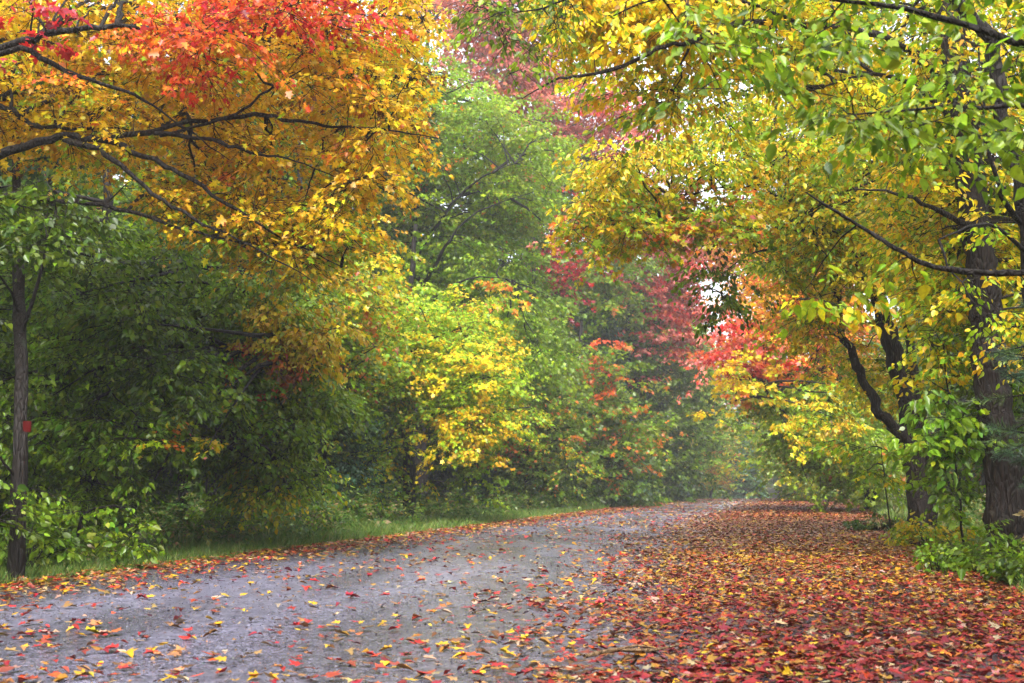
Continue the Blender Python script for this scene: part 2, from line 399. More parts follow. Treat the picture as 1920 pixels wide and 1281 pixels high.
L.new(mu.outputs[2], mt.inputs[6]); L.new(wt.outputs[0], mt.inputs[7]); L.new(mt.outputs[2], p.inputs['Base Color'])
ad = N.new('ShaderNodeMath'); ad.operation = 'ADD'; L.new(v.outputs['Distance'], ad.inputs[0]); L.new(n0.outputs['Fac'], ad.inputs[1])
b = N.new('ShaderNodeBump'); b.inputs['Strength'].default_value = .4; b.inputs['Distance'].default_value = .004; L.new(ad.outputs[0], b.inputs['Height']); L.new(b.outputs[0], p.inputs['Normal'])
p.inputs['Specular IOR Level'].default_value = .8
L.new(p.outputs[0], o_.inputs[0])
ys = np.concatenate([np.linspace(-20, 110, 300), np.linspace(111, 150, 40)]); us = np.linspace(0, 1, 13)
X = XL(ys)[:, None] + (.10 * fbm(ys, ys * 0, 2.1) - .1)[:, None] + us[None] * (XR(ys) - XL(ys) + .15 + .12 * fbm(ys + 9, ys * 0, 1.7))[:, None]
Yg = np.repeat(ys[:, None], 13, 1)
def RZ(x, y):
    """road surface height: gently crowned"""
    u = np.clip((x - XL(y)) / (XR(y) - XL(y)), 0, 1); return .05 * (1 - (2 * u - 1) ** 2) + G(x, y) * 1.0
Z = RZ(X, Yg) - .012; Z[:, 0] -= .03; Z[:, -1] -= .03
V = np.stack([X, Yg, Z], -1).reshape(-1, 3)
i = (np.arange(len(ys) - 1)[:, None] * 13 + np.arange(12)[None]).ravel()
me = mesh_np('road', V, np.stack([i, i + 1, i + 14, i + 13], 1), m, smooth=True)
at_ = me.attributes.new('across', 'FLOAT', 'POINT'); at_.data.foreach_set('value', np.tile(us, len(ys)).astype(np.float32))
tag(link('road', me), 'wet grey asphalt road curving away under the trees', 'road', kind='structure')

# ================================================================== FALLEN LEAVES
TAN = (.42, .24, .09); BUFF = (.50, .34, .22); PLUM = (.16, .015, .03)
LIT = {'gold': [(GOLD, 4), ((.42, .18, .02), 4), (TAN, 3), (OR, 1.6), (BRN, 2), ((.36, .03, .02), 2.4), (BUFF, 1)],
       'red': [((.34, .018, .016), 6), (CR, 3.5), ((.42, .05, .015), 2.2), (OR, 1), ((.42, .2, .02), 2.2), (BUFF, 1), (PLUM, 1.6), (BRN, 1.5)],
       'rust': [((.32, .055, .03), 5), ((.40, .14, .04), 3), (TAN, 1.6), (BRN, 2), ((.35, .03, .02), 1.6), (BUFF, .8)],
       'mixed': [(GOLD, 3), ((.40, .17, .02), 2), (RED, 2.4), (RO, 1.5), (TAN, 2), (BUFF, 1.8), (CR, 1.2), (BRN, 1)]}
PAL.update({'lit' + k: v for k, v in LIT.items()})
def litter(x, y, pal, size, kind='maple', zoff=.0, tilt=.24):
    n = len(x); z = RZ(x, y) + .004 + zoff
    col = colours('lit' + pal, np.arange(n) % max(1, n), 0)
    an = rng.uniform(0, 2 * math.pi, n)
    d = np.stack([np.cos(an), np.sin(an), rng.normal(.06, tilt * .5, n)], 1)
    nn = np.array([0, 0, 1.]) + rng.normal(0, tilt, (n, 3)); nn[:, 2] = np.abs(nn[:, 2])
    return leaves(kind, np.stack([x, y, z + rng.uniform(0, .014, n)], 1), d, nn, size, col, curl=(-1.4, 2.8))
def u_of(x, y): return (x - XL(y)) / (XR(y) - XL(y))
def edge_u(y):   # where the carpet on the right begins
    return np.interp(y, [5, 6.5, 12, 26, 50, 72, 110], [.76, .72, .65, .56, .55, .58, .62])
def carpet(nn, y0, y1, size, kind):
    y = (rng.random(nn) * (1 / y0 - 1 / y1) + 1 / y1) ** -1 if False else y0 + (y1 - y0) * rng.random(nn) ** 1.25
    uu = rng.uniform(.3, 1.06, nn)
    e = edge_u(y) + .03 * fbm(y, uu * 9, 1.3)
    keep = rng.random(nn) < (1 / (1 + np.exp(-(uu - e - .02) / .028))) * (.72 + .4 * fbm(uu * 14, y * 1.6, 1.1)); y, uu = y[keep], uu[keep]
    x = XL(y) + uu * (XR(y) - XL(y))
    return x, y
parts = []
for nn, a, b_, s0, kd in ((96000, 5.2, 17, .042, 'maple'), (95000, 15, 42, .058, 'lobed'), (80000, 38, 112, .10, 'lobed')):
    x, y = carpet(nn, a, b_, s0, kd); n = len(x)
    size = s0 * rng.lognormal(0, .25, n).clip(.5, 1.7)
    f = rng.random(n) + .12 * fbm(x, y, 1.9)
    pr = np.where(f < np.interp(y, [5, 9, 12, 20, 30, 60], [.95, .8, .42, .18, .2, .2]), 0, 1)
    pr = np.where((rng.random(n) < np.interp(y, [18, 40], [0, .75])), 2, pr)
    kinds = rng.random(n)
    for q, pn in enumerate(('red', 'gold', 'rust')):
        for kk, lo, hi in ((kd, 0, .6), ('ovate', .6, 1)):
            s_ = (pr == q) & (kinds >= lo) & (kinds < hi)
            if s_.any(): parts.append(litter(x[s_], y[s_], pn, size[s_], kk, zoff=rng.uniform(0, .02, s_.sum())))
def join_leaf(L):
    byk = {}
    for V, f, c in L: byk.setdefault(f.shape[1], []).append((V, f, c))
    Vs, Fs, Cs, o = [], [], [], 0
    for k, LL in byk.items():
        fs = []
        for V, f, c in LL: Vs.append(V); fs.append(f + o); Cs.append(c); o += len(V)
        Fs.append(np.vstack(fs))
    return np.vstack(Vs), Fs, np.vstack(Cs)
V, Fs, Cs = join_leaf(parts)
tag(link('leaf_carpet', mesh_np('leaf_carpet', V, Fs, M_LITTER, Cs)), 'thick carpet of red and gold fallen leaves over the right side of the road', 'fallen leaves', kind='stuff')
# scattered leaves on the open tarmac and along the left edge
nn = 210000
y = 5.5 + 100 * rng.random(nn) ** 2.0; uu = rng.uniform(-.06, .72, nn)
dens = .05 + .44 * np.exp(-((uu - .02) / .10) ** 2) + .30 * np.exp(-((uu - edge_u(y) + .03) / .075) ** 2) * (.5 + .5 * fbm(y, uu * 6, 2)) \
    + .10 * np.clip(fbm(uu * 9, y, .8), 0, 1)
dens *= np.where(y < 17, .7, .85)
k = rng.random(nn) < dens; y, uu = y[k], uu[k]; x = XL(y) + uu * (XR(y) - XL(y))
# the countable ones near the camera become things of their own
rightmost = uu > edge_u(y) - .03
nearm = (y < 11.5) & ~rightmost; ids = np.where(nearm)[0]; ids = ids[np.argsort(y[ids])][:260]
solo = np.zeros(len(x), bool); solo[ids] = True
parts = []
r_ = rng.random(len(x))
for pn, lo, hi in (('mixed', 0, .8), ('rust', .8, 1)):
    for kk, a, b_ in (('maple', 0, .4), ('lobed', .4, .65), ('ovate', .65, 1)):
        kq = rng.random(len(x))
        s_ = (~solo) & (r_ >= lo) & (r_ < hi) & (kq >= a) & (kq < b_)
        sz = np.interp(y[s_], [5, 20, 60, 100], [.052, .06, .085, .12]) * rng.lognormal(0, .28, s_.sum()).clip(.4, 1.6)
        parts.append(litter(x[s_], y[s_], pn, sz, kk, tilt=.16))
V, Fs, Cs = join_leaf(parts)
tag(link('scattered_leaves', mesh_np('scattered_leaves', V, Fs, M_LITTER, Cs)), 'loose leaves strewn thinly over the grey tarmac and the left road edge', 'fallen leaves', kind='stuff')
SOLO = [('crimson', (.40, .02, .025), 'maple', 'crimson fallen maple leaf lying on the wet grey road'),
        ('orange', (.55, .11, .02), 'maple', 'orange red fallen maple leaf lying on the wet grey road'),
        ('golden', (.52, .28, .015), 'ovate', 'golden oval fallen leaf curled on the wet grey road'),
        ('ochre', (.34, .16, .02), 'ovate', 'ochre brown oval fallen leaf on the wet grey road'),
        ('buff', (.50, .33, .19), 'lobed', 'pale buff fallen leaf lying underside up on the road'),
        ('plum', (.16, .015, .03), 'maple', 'dark plum fallen maple leaf lying on the wet grey road')]
solo_me = []
for nm, c, kd, lab in SOLO:
    V, f, c2 = leaves(kd, np.zeros((1, 3)), np.array([[0, 1., 0]]), np.array([[0, 0, 1.]]), np.array([.06]), np.array([c]) * .75)
    V[:, 2] += .004 + .55 * V[:, 1] ** 2 * 6 + .35 * V[:, 0] ** 2 * 10
    # a stalk
    T = np.array([[[0, .002, .004], [.004, -.02, .006], [.002, -.042, .003]]]); tv, tf = tubes(T, np.array([[.0011, .001, .0008]]), 3)
    Vm = np.vstack([V, tv]); me = mesh_np('fallen_leaf', Vm, [f, tf + len(V)], M_LITTER, np.vstack([c2, np.tile(np.array(c) * .6, (len(tf), 1))]))
    solo_me.append((me, lab, nm))
for q in ids:
    j = rng.choice(6, p=[.24, .16, .22, .14, .14, .10]); me, lab, nm = solo_me[j]
    o = bpy.data.objects.new('fallen_leaf', me); COL.objects.link(o)
    o.location = (x[q], y[q], float(RZ(x[q], y[q])) - .006); s = rng.uniform(.65, 1.2); o.scale = (s * rng.uniform(.8, 1.1), s, s * rng.uniform(.8, 2.6))
    o.rotation_euler = (rng.normal(0, .12), rng.normal(0, .12), rng.uniform(0, 6.28))
    tag(o, lab, 'leaf', nm + ' leaves on the open tarmac')

# ================================================================== GRASS + WEEDS
def blades(x, y, h, w, col, lean=.35, bendk=.5):
    n = len(x); z = G(x, y) - .03
    an = rng.uniform(0, 6.28, n); face = np.stack([np.cos(an), np.sin(an), np.zeros(n)], 1)
    ln = rng.normal(0, lean, (n, 2)); top = np.stack([ln[:, 0] * h, ln[:, 1] * h, h], 1); mid = top * np.array([.35, .35, .55])
    B = np.stack([x, y, z], 1)
    V = np.stack([B - face * w[:, None], B + face * w[:, None], B + mid + face * w[:, None] * .8, B + top, B + mid - face * w[:, None] * .8], 1)
    f = np.arange(n)[:, None] * 5 + np.arange(5)[None]
    return V.reshape(-1, 3), f, col
parts = []
# grit and leaf crumbs trodden onto the road
nn = 46000; y = 5.3 + 24 * rng.random(nn) ** 1.6; uu = rng.uniform(0, .9, nn); x = XL(y) + uu * (XR(y) - XL(y))
an = rng.uniform(0, 6.28, nn); sz = .011 * rng.lognormal(0, .45, nn).clip(.4, 2.6)
PAL['grit'] = [((.05, .045, .045), 5), ((.11, .105, .115), 4), ((.10, .05, .02), 3), ((.02, .018, .018), 3), ((.25, .12, .03), 1)]
V, f, c = leaves('kite', np.stack([x, y, RZ(x, y) - .006], 1), np.stack([np.cos(an), np.sin(an), rng.normal(0, .35, nn)], 1), np.array([0, 0, 1.]) + rng.normal(0, .35, (nn, 3)), sz, colours('grit', np.arange(nn), 0))
tag(link('grit', mesh_np('grit', V, f, M_LITTER, c)), 'fine grit and leaf crumbs trodden onto the road', 'grit', kind='stuff')
# a broken stick lying in the leaves
T = Tree(); q0 = np.array([[.36, 6.75, 0], [.52, 6.86, .02], [.70, 6.90, .015], [.86, 7.02, .03]]); q0[:, 2] += RZ(q0[:, 0], q0[:, 1]) + .022
T.limb(q0, [.011, .012, .010, .005], 7, wob=.002); q1 = np.array([q0[1], q0[1] + (.10, -.07, .03), q0[1] + (.2, -.09, .02)]); T.limb(q1, [.008, .006, .003], 6, wob=.001)
V, f = merge(T.wood); tag(link('fallen_stick', mesh_np('fallen_stick', V, f, bark_mat('stick_bark', (.06, .035, .018), (.20, .12, .06), (.2, .15, .1)), smooth=True)), 'short forked brown stick lying among red leaves in the foreground', 'stick')
PAL['grass'] = [((.08, .17, .02), 5), ((.14, .22, .03), 4), ((.22, .26, .05), 1.5), ((.06, .13, .02), 2), ((.30, .24, .10), .6)]
PAL['weed'] = [((.07, .15, .02), 5), ((.13, .2, .03), 3), ((.2, .22, .05), 1), ((.3, .3, .04), .4), ((.28, .2, .09), 1)]
for nn, a, b_, hh, ww in ((60000, 8, 26, .075, .0035), (60000, 22, 60, .10, .006), (40000, 55, 125, .18, .012)):
    y = rng.uniform(a, b_, nn); off = np.abs(rng.normal(0, 1, nn)) * 1.1 - .12; x = XL(y) - off - .05
    h = hh * rng.lognormal(0, .4, nn).clip(.3, 2.4) * (1 + .5 * np.clip(off - .5, 0, 2)); h[off < .1] *= .6
    parts.append(blades(x, y, h, np.full(nn, ww), colours('grass', np.arange(nn) // 30, .5)))
V, Fs, Cs = join_leaf(parts)
tag(link('grass', mesh_np('grass', V, Fs, M_GRASS, Cs)), 'green grass verge along the left edge of the road', 'grass', kind='stuff')
parts = []
for nn, a, b_, hh, ww in ((36000, 8, 30, .11, .004), (20000, 28, 70, .16, .008), (9000, 65, 110, .22, .014)):
    y = rng.uniform(a, b_, nn); off = np.abs(rng.normal(0, 1, nn)) * 1.0 - .1; x = XR(y) + off + .12
    h = hh * rng.lognormal(0, .4, nn).clip(.3, 2.4)
    parts.append(blades(x, y, h, np.full(nn, ww), colours('weed', np.arange(nn) // 30, .5)))
V, Fs, Cs = join_leaf(parts)
tag(link('grass', mesh_np('grass_right', V, Fs, M_GRASS, Cs)), 'sparse grass and low weeds under the right hand trees', 'grass', kind='stuff')
# leafy undergrowth behind both verges
T = Tree(); 
def weeds(nn, a, b_, side, o0, o1, h0, pal, ls, T):
    y = a + (b_ - a) * rng.random(nn) ** 1.4; off = rng.uniform(o0, o1, nn)
    x = XL(y) - off if side < 0 else XR(y) + off
    A = np.stack([x, y, G(x, y)], 1); E = A + np.stack([rng.normal(0, .12, nn), rng.normal(0, .12, nn), h0 * rng.lognormal(0, .4, nn).clip(.4, 2.2)], 1)
    T.grow(A, E, pal, kind='long', ls=ls, nsp=4, sl=.22, nl=9, r0=.004, lift=0, droop=.1, twig=.002, tmin=.25)
weeds(700, 9, 30, -1, .7, 6, .38, 'weed', .07, T); weeds(700, 25, 75, -1, .9, 7, .5, 'weed', .10, T)
V, Fs, Cs = join_leaf(T.leaf); Vw, fw = merge(T.wood)
tag(link('undergrowth', mesh_np('undergrowth', V, Fs, M_LEAF, Cs)), 'weeds and ferns at the foot of the left hand wood', 'undergrowth', kind='stuff')
T = Tree(); weeds(500, 9, 30, 1, .5, 7, .3, 'weed', .06, T); weeds(400, 25, 80, 1, .7, 8, .4, 'weed', .10, T)
V, Fs, Cs = join_leaf(T.leaf)
tag(link('undergrowth', mesh_np('undergrowth_right', V, Fs, M_LEAF, Cs)), 'low weeds and seedlings at the foot of the right hand wood', 'undergrowth', kind='stuff')

exec_trees = True
# ================================================================== TREES OF THE LEFT SIDE
# yellow maple with the red top, trunk just outside the frame
T = Tree(); b0 = np.array([-8.4, 15.0, float(G(-8.4, 15.))])
T.limb([b0, b0 + (.1, 0, 2), b0 + (0, .1, 4), b0 + (.2, .1, 6.5), b0 + (.1, 0, 10)], [.26, .22, .19, .14, .06], 12)
def LB(T, *pts, **kw): p_, r_ = pl(*pts); r_ = r_ * .82; return T.limb(p_, r_, own=True, **kw)
LB(T, (-430, 400, 15, .11), (-150, 330, 14.6, .085), (0, 290, 14.4, .066), (110, 257, 14.3, .052), (190, 262, 14.3, .045), (290, 300, 14.3, .035), (380, 350, 14.3, .028), (500, 430, 14.5, .018), (640, 500, 15, .008))
LB(T, (120, 262, 14.3, .04), (200, 290, 14.1, .035), (270, 350, 14.1, .028), (360, 410, 14.1, .02), (470, 460, 14.3, .014), (590, 530, 14.6, .006))
LB(T, (-380, 160, 14.8, .08), (0, 88, 14, .05), (90, 62, 13.9, .042), (220, 50, 13.9, .035), (330, 58, 14, .025), (450, 62, 14.3, .015), (560, 85, 14.6, .007))
LB(T, (-380, 160, 14.8, .07), (0, 96, 13.6, .04), (90, 116, 13.6, .035), (165, 150, 13.7, .028), (250, 178, 13.8, .02), (340, 235, 14, .012), (430, 300, 14.4, .006))
LB(T, (-400, 420, 15, .08), (0, 368, 14.6, .042), (100, 376, 14.6, .036), (200, 386, 14.6, .03), (300, 415, 14.6, .022), (400, 445, 14.8, .014), (530, 468, 15, .006))
LB(T, (200, 262, 14.3, .04), (330, 235, 14.6, .034), (480, 215, 14.6, .03), (560, 228, 14.6, .026), (640, 240, 14.8, .018), (730, 243, 15, .012), (830, 262, 15.3, .005))
LB(T, (450, 62, 14.3, .02), (600, 70, 15, .016), (720, 30, 15.4, .012), (810, 40, 15.7, .005))
LB(T, (450, 62, 14.3, .02), (600, 100, 15.3, .016), (700, 140, 15.6, .012), (800, 150, 15.9, .005))
LB(T, (290, 250, 14.5, .03), (400, 262, 14.3, .026), (470, 288, 14.3, .022), (550, 300, 14.5, .012), (660, 345, 15, .005))
LB(T, (300, 255, 14.5, .025), (440, 215, 14.3, .02), (500, 170, 14.3, .015), (575, 125, 14.6, .006))
LB(T, (-200, 245, 14.6, .06), (0, 205, 14.4, .04), (60, 235, 14.5, .03), (180, 240, 14.6, .02))
T.poly([(-160, -60), (780, -60), (810, 60), (740, 120), (800, 225), (780, 280), (720, 370), (650, 415), (520, 420), (400, 385), (280, 330), (120, 290), (-160, 250)], (14.3, 17.8), 820, 'gold', kind='maple', ls=.057, nsp=5, sl=.55, nl=12)
T.poly([(280, 330), (520, 400), (660, 420), (690, 450), (600, 490), (430, 450), (330, 400)], (14.5, 17), 200, 'goldlow', kind='maple', ls=.054, nsp=4, sl=.5, nl=10)
T.poly([(310, -10), (420, -30), (690, -40), (690, 20), (560, 45), (380, 30)], (13.2, 15.0), 46, 'red', kind='maple', ls=.055, nsp=5, sl=.5, nl=12)
T.poly([(170, 60), (300, 75), (480, 65), (500, 90), (380, 100), (250, 110), (180, 100)], (13, 14.6), 28, 'redor', kind='maple', ls=.055, nsp=5, sl=.45, nl=12)
T.poly([(0, 0), (120, 10), (150, 35), (40, 30)], (13.2, 14), 4, 'crimson', kind='maple', ls=.08, nsp=4, sl=.4, nl=9)
T.poly([(-40, 60), (10, 70), (0, 150)], (13.2, 14), 2, 'crimson', kind='maple', ls=.08, nsp=4, sl=.4, nl=9)
T.build(b0, 'golden maple with a crimson red top leaning in from the left edge', name='maple_tree')

# slim dark trunk at the left edge with a red marker
T = Tree(); b0 = ground_pt(30, 1083); Yp = b0[1]
p_, r_ = pl((30, 1095, Yp, .085), (36, 900, Yp, .072), (40, 700, Yp+.3, .068), (34, 520, Yp+1.2, .06), (30, 300, Yp+3, .05), (20, 60, Yp+4, .03)); T.limb(p_, r_, 10, wob=.003)
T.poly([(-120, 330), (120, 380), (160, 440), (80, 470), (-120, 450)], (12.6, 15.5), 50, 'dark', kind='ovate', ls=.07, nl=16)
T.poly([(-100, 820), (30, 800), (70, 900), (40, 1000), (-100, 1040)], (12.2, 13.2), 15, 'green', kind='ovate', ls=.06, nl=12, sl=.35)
T.build(b0, 'slim dark trunk standing beside the road at the left edge', name='young_tree')
mr, nt, N, L = mat('red_marker'); o_ = N.new('ShaderNodeOutputMaterial'); p = N.new('ShaderNodeBsdfPrincipled')
p.inputs['Base Color'].default_value = (.05, .0015, .001, 1); p.inputs['Roughness'].default_value = .8; p.inputs['Specular IOR Level'].default_value = .1; L.new(p.outputs[0], o_.inputs[0])
c = P(49, 800, Yp + .05)
import bmesh
bm = bmesh.new(); bmesh.ops.create_cube(bm, size=1)
for v_ in bm.verts: v_.co = (v_.co.x * .055 + (.02 if v_.co.x > 0 else 0), v_.co.y * .012 + v_.co.x * .02, v_.co.z * .11)
bmesh.ops.bevel(bm, geom=bm.edges[:], offset=.004, segments=2, affect='EDGES')
me = bpy.data.meshes.new('trail_marker'); bm.to_mesh(me); bm.free(); me.materials.append(mr)
o = link('trail_marker', me); o.location = c; tag(o, 'small red marker fixed to the slim trunk at the left edge', 'marker')

# dark beech, left
T = Tree(); b0 = ground_pt(168, 1012)
p_, r_ = pl((168, 1015, 22, .16), (172, 900, 22, .14), (178, 760, 21.5, .12), (190, 560, 21, .1), (200, 380, 21, .07), (190, 100, 21, .03)); T.limb(p_, r_, 10)
LB(T, (180, 700, 21.6, .06), (260, 660, 20.5, .04), (340, 650, 20, .025), (430, 655, 19.5, .015), (520, 680, 19.3, .006))
LB(T, (190, 560, 21, .06), (280, 520, 20, .04), (400, 500, 19.5, .02), (520, 540, 19.3, .008))
T.poly([(-120, 380), (250, 430), (360, 480), (400, 580), (340, 640), (-120, 600)], (17.5, 22), 190, 'green', kind='ovate', nsp=6, ls=.07, nl=16)
T.poly([(-120, 600), (300, 620), (400, 700), (360, 780), (280, 850), (100, 900), (-120, 880)], (17, 22), 170, 'green', kind='ovate', nsp=6, ls=.07, nl=16)
T.poly([(300, 780), (420, 770), (400, 815), (310, 810)], (16.6, 17.2), 7, 'orgreen', kind='lobed', ls=.066, nl=11, sl=.35)
T.poly([(210, 590), (330, 650), (400, 720), (300, 690), (200, 640)], (16.5, 17), 22, 'dark', kind='ovate', nsp=6, ls=.07, nl=16, sl=.4)
T.poly([(100, 900), (200, 870), (220, 970), (120, 980)], (17, 21), 30, 'green', kind='ovate', nsp=6, ls=.07, nl=14)
T.build(b0, 'dark green beech behind the slim trunk at left, an orange spray on its right', name='beech_tree')

# lighter beech with drooping yellow tipped shelves
T = Tree(); b0 = ground_pt(395, 1000)
p_, r_ = pl((395, 1000, 25, .11), (400, 850, 25, .1), (390, 640, 24.5, .08), (370, 450, 24, .05), (360, 250, 24, .02)); T.limb(p_, r_, 10)
for a in (((390, 640, 24.5, .05), (450, 590, 22.5, .03), (540, 600, 21, .018), (620, 640, 20.5, .006)),
          ((392, 700, 24.5, .05), (460, 690, 22.5, .03), (540, 740, 21, .016), (600, 800, 20.5, .006)),
          ((398, 800, 25, .04), (450, 800, 22.5, .025), (500, 850, 21, .014), (550, 915, 20.5, .005)),
          ((380, 520, 24.2, .05), (440, 490, 22.5, .03), (520, 510, 21, .016), (620, 560, 20.5, .005))):
    LB(T, *a)
T.poly([(330, 470), (480, 490), (560, 540), (600, 600), (500, 620), (380, 580)], (19.5, 23), 130, 'midgreen', kind='ovate', nsp=6, ls=.07, nl=16, droop=.28)
T.poly([(480, 560), (600, 580), (630, 625), (590, 650), (500, 610)], (19.3, 20.5), 46, 'yellow', kind='ovate', nsp=6, ls=.07, nl=16, sl=.45, droop=.3)
T.poly([(400, 600), (560, 660), (620, 720), (610, 760), (520, 770), (400, 720)], (19.8, 23), 130, 'midgreen', kind='ovate', nsp=6, ls=.07, nl=16, droop=.3)
T.poly([(440, 650), (520, 670), (560, 715), (470, 700)], (19.2, 19.8), 7, 'rust', kind='ovate', nsp=6, ls=.07, nl=16, sl=.4, droop=.3)
T.poly([(400, 740), (520, 780), (560, 860), (500, 900), (420, 860)], (20, 23), 75, 'midgreen', kind='ovate', nsp=6, ls=.07, nl=16, droop=.35)
T.poly([(440, 860), (520, 880), (545, 910), (470, 900)], (19.8, 20.4), 14, 'yg', kind='ovate', nsp=6, ls=.067, nl=15, sl=.4, droop=.35)
T.poly([(60, 520), (250, 540), (330, 640), (120, 640)], (16.4, 17.6), 26, 'fresh', kind='ovate', ls=.068, nl=14, sl=.45, droop=.2)
T.poly([(80, 740), (260, 760), (330, 850), (120, 840)], (16.4, 17.8), 24, 'fresh', kind='ovate', ls=.068, nl=14, sl=.45, droop=.2)
T.poly([(480, 880), (600, 890), (640, 940), (500, 940)], (23, 25), 16, 'yg', kind='ovate', ls=.075, nl=12, sl=.5, droop=.25)
T.poly([(300, 640), (420, 700), (470, 780), (420, 840), (320, 760)], (18.4, 20.5), 60, 'fresh', kind='ovate', nsp=6, ls=.07, nl=14, sl=.5, droop=.3)
T.poly([(200, 480), (400, 520), (440, 600), (330, 600), (220, 560)], (18.4, 20.5), 50, 'midgreen', kind='ovate', nsp=6, ls=.07, nl=14, sl=.5, droop=.3)
T.build(b0, 'light green beech with drooping yellow tipped sprays, right of the dark beech', name='beech_tree')

# low sapling sprays by the verge, left
T = Tree(); b0 = ground_pt(150, Y=16.0)
p_, r_ = pl((140, 1040, 16, .025), (150, 980, 16, .02), (190, 950, 15.8, .015), (250, 955, 15.6, .008)); T.limb(p_, r_, 6)
T.poly([(120, 955), (200, 940), (290, 965), (280, 1000), (160, 990)], (15, 16.2), 9, 'green', kind='ovate', ls=.06, nl=12, sl=.32)
T.build(b0, 'low sapling with yellow green leaves at the left verge below the dark beech', 'sapling', name='sapling')

# second golden green maple between, fills under the yellow maple
T = Tree(); b0 = ground_pt(590, Y=33)
p_, r_ = pl((600, 990, 33, .14), (590, 800, 33, .12), (570, 500, 33, .09), (560, 250, 33, .05)); T.limb(p_, r_, 8)
T.poly([(470, 430), (700, 470), (740, 520), (680, 560), (560, 560), (470, 520)], (27, 33), 190, 'ygy', ls=.095, nl=12, sl=.7)
T.poly([(620, 540), (700, 560), (710, 640), (640, 700), (600, 640)], (27, 31), 90, 'orgreen', ls=.09, nl=12)
T.poly([(560, 560), (680, 600), (690, 720), (600, 760), (540, 700)], (28, 32), 110, 'green', ls=.09, nl=12)
T.build(b0, 'mixed green and yellow maple with brown patches below the golden maple', name='maple_tree')

# bright yellow green maple in the middle
T = Tree(); b0 = ground_pt(765, Y=38)
p_, r_ = pl((768, 985, 38, .17), (765, 880, 38, .15), (758, 760, 38, .13), (765, 600, 38, .10), (780, 420, 38, .06)); T.limb(p_, r_, 10)
LB(T, (758, 780, 37.5, .05), (720, 830, 36, .035), (690, 870, 35.5, .02)); LB(T, (760, 700, 38, .07), (745, 690, 35, .04), (800, 640, 34, .025), (880, 610, 33.5, .01))
LB(T, (760, 760, 38, .06), (790, 740, 35, .035), (870, 720, 34, .02), (950, 700, 33.5, .008))
LB(T, (760, 790, 38, .05), (820, 775, 35, .03), (900, 775, 34, .02), (980, 765, 33.5, .008))
T.poly([(640, 590), (760, 575), (860, 590), (920, 605), (880, 640), (760, 655), (650, 650)], (32.5, 37), 210, 'yg', ls=.080, nl=17, sl=.75, flat=.28)
T.poly([(640, 700), (720, 665), (850, 675), (930, 685), (900, 715), (800, 745), (680, 735)], (32.5, 36.5), 200, 'yg', ls=.080, nl=17, sl=.75, flat=.28)
T.poly([(780, 655), (930, 680), (920, 695), (780, 680)], (32, 32.8), 26, 'yellow', ls=.080, nl=17, sl=.6, flat=.28)
T.poly([(790, 745), (900, 735), (975, 748), (960, 775), (910, 815), (840, 805)], (32.5, 36), 120, 'yg', ls=.080, nl=17, sl=.7, flat=.28)
T.poly([(810, 775), (920, 780), (900, 830), (850, 825)], (32.3, 33), 30, 'yellow', ls=.080, nl=16, sl=.5)
T.poly([(860, 830), (900, 830), (915, 900), (870, 900)], (33, 34), 16, 'midgreen', ls=.080, nl=15, sl=.4)
T.poly([(650, 850), (760, 860), (765, 900), (660, 900)], (33, 35), 34, 'yg', ls=.080, nl=15, sl=.6)
T.build(b0, 'bright yellow green maple with layered shelves standing mid left over a dark hollow', name='maple_tree')
T = Tree(); b0 = ground_pt(776, Y=36)
p_, r_ = pl((774, 975, 36, .05), (778, 900, 36, .045), (775, 840, 36, .04), (782, 780, 36, .035)); T.limb(p_, r_, 7)
T.build(b0, 'thin pale grey dead stem in the dark hollow under the yellow green maple', 'dead stem', name='dead_stem', bark=M_PALE, trunk='stem')

# tall olive tree
T = Tree(); b0 = ground_pt(790, Y=46)
p_, r_ = pl((790, 965, 46, .26), (785, 800, 46, .24), (780, 560, 46, .2), (782, 300, 46, .15), (800, 100, 46, .08), (810, -60, 46, .04)); T.limb(p_, r_, 10)
LB(T, (782, 560, 45.5, .1), (815, 500, 43.5, .08), (850, 440, 42.5, .05), (900, 395, 42, .03), (1000, 360, 42, .012))
LB(T, (782, 480, 45.5, .08), (850, 380, 43, .05), (910, 330, 42, .03), (980, 300, 42, .012))
LB(T, (785, 600, 45.5, .08), (840, 540, 43, .05), (900, 520, 42, .03), (960, 525, 42, .012))
T.poly([(560, 60), (800, 130), (860, 180), (960, 210), (1040, 250), (1040, 330), (900, 330), (800, 300), (560, 250)], (42, 50), 640, 'olive', ls=.11, nl=17, sl=1.0)
T.poly([(560, 300), (800, 310), (1020, 340), (1020, 420), (900, 440), (700, 440)], (43.5, 50), 340, 'olive', ls=.11, nl=17, sl=1.0)
T.poly([(700, 470), (850, 450), (960, 470), (1000, 540), (900, 570), (720, 560)], (43, 49), 220, 'midgreen', ls=.11, nl=17, sl=.9)
T.poly([(840, 540), (930, 560), (960, 600), (880, 600)], (40, 41.5), 22, 'orgreen', ls=.11, nl=16, sl=.7)
T.poly([(900, 600), (1000, 600), (1010, 720), (930, 680)], (42, 46), 80, 'midgreen', ls=.11, nl=16, sl=.8)
T.build(b0, 'tall olive green tree with lichened limbs rising behind the yellow green maple', name='broadleaf_tree')

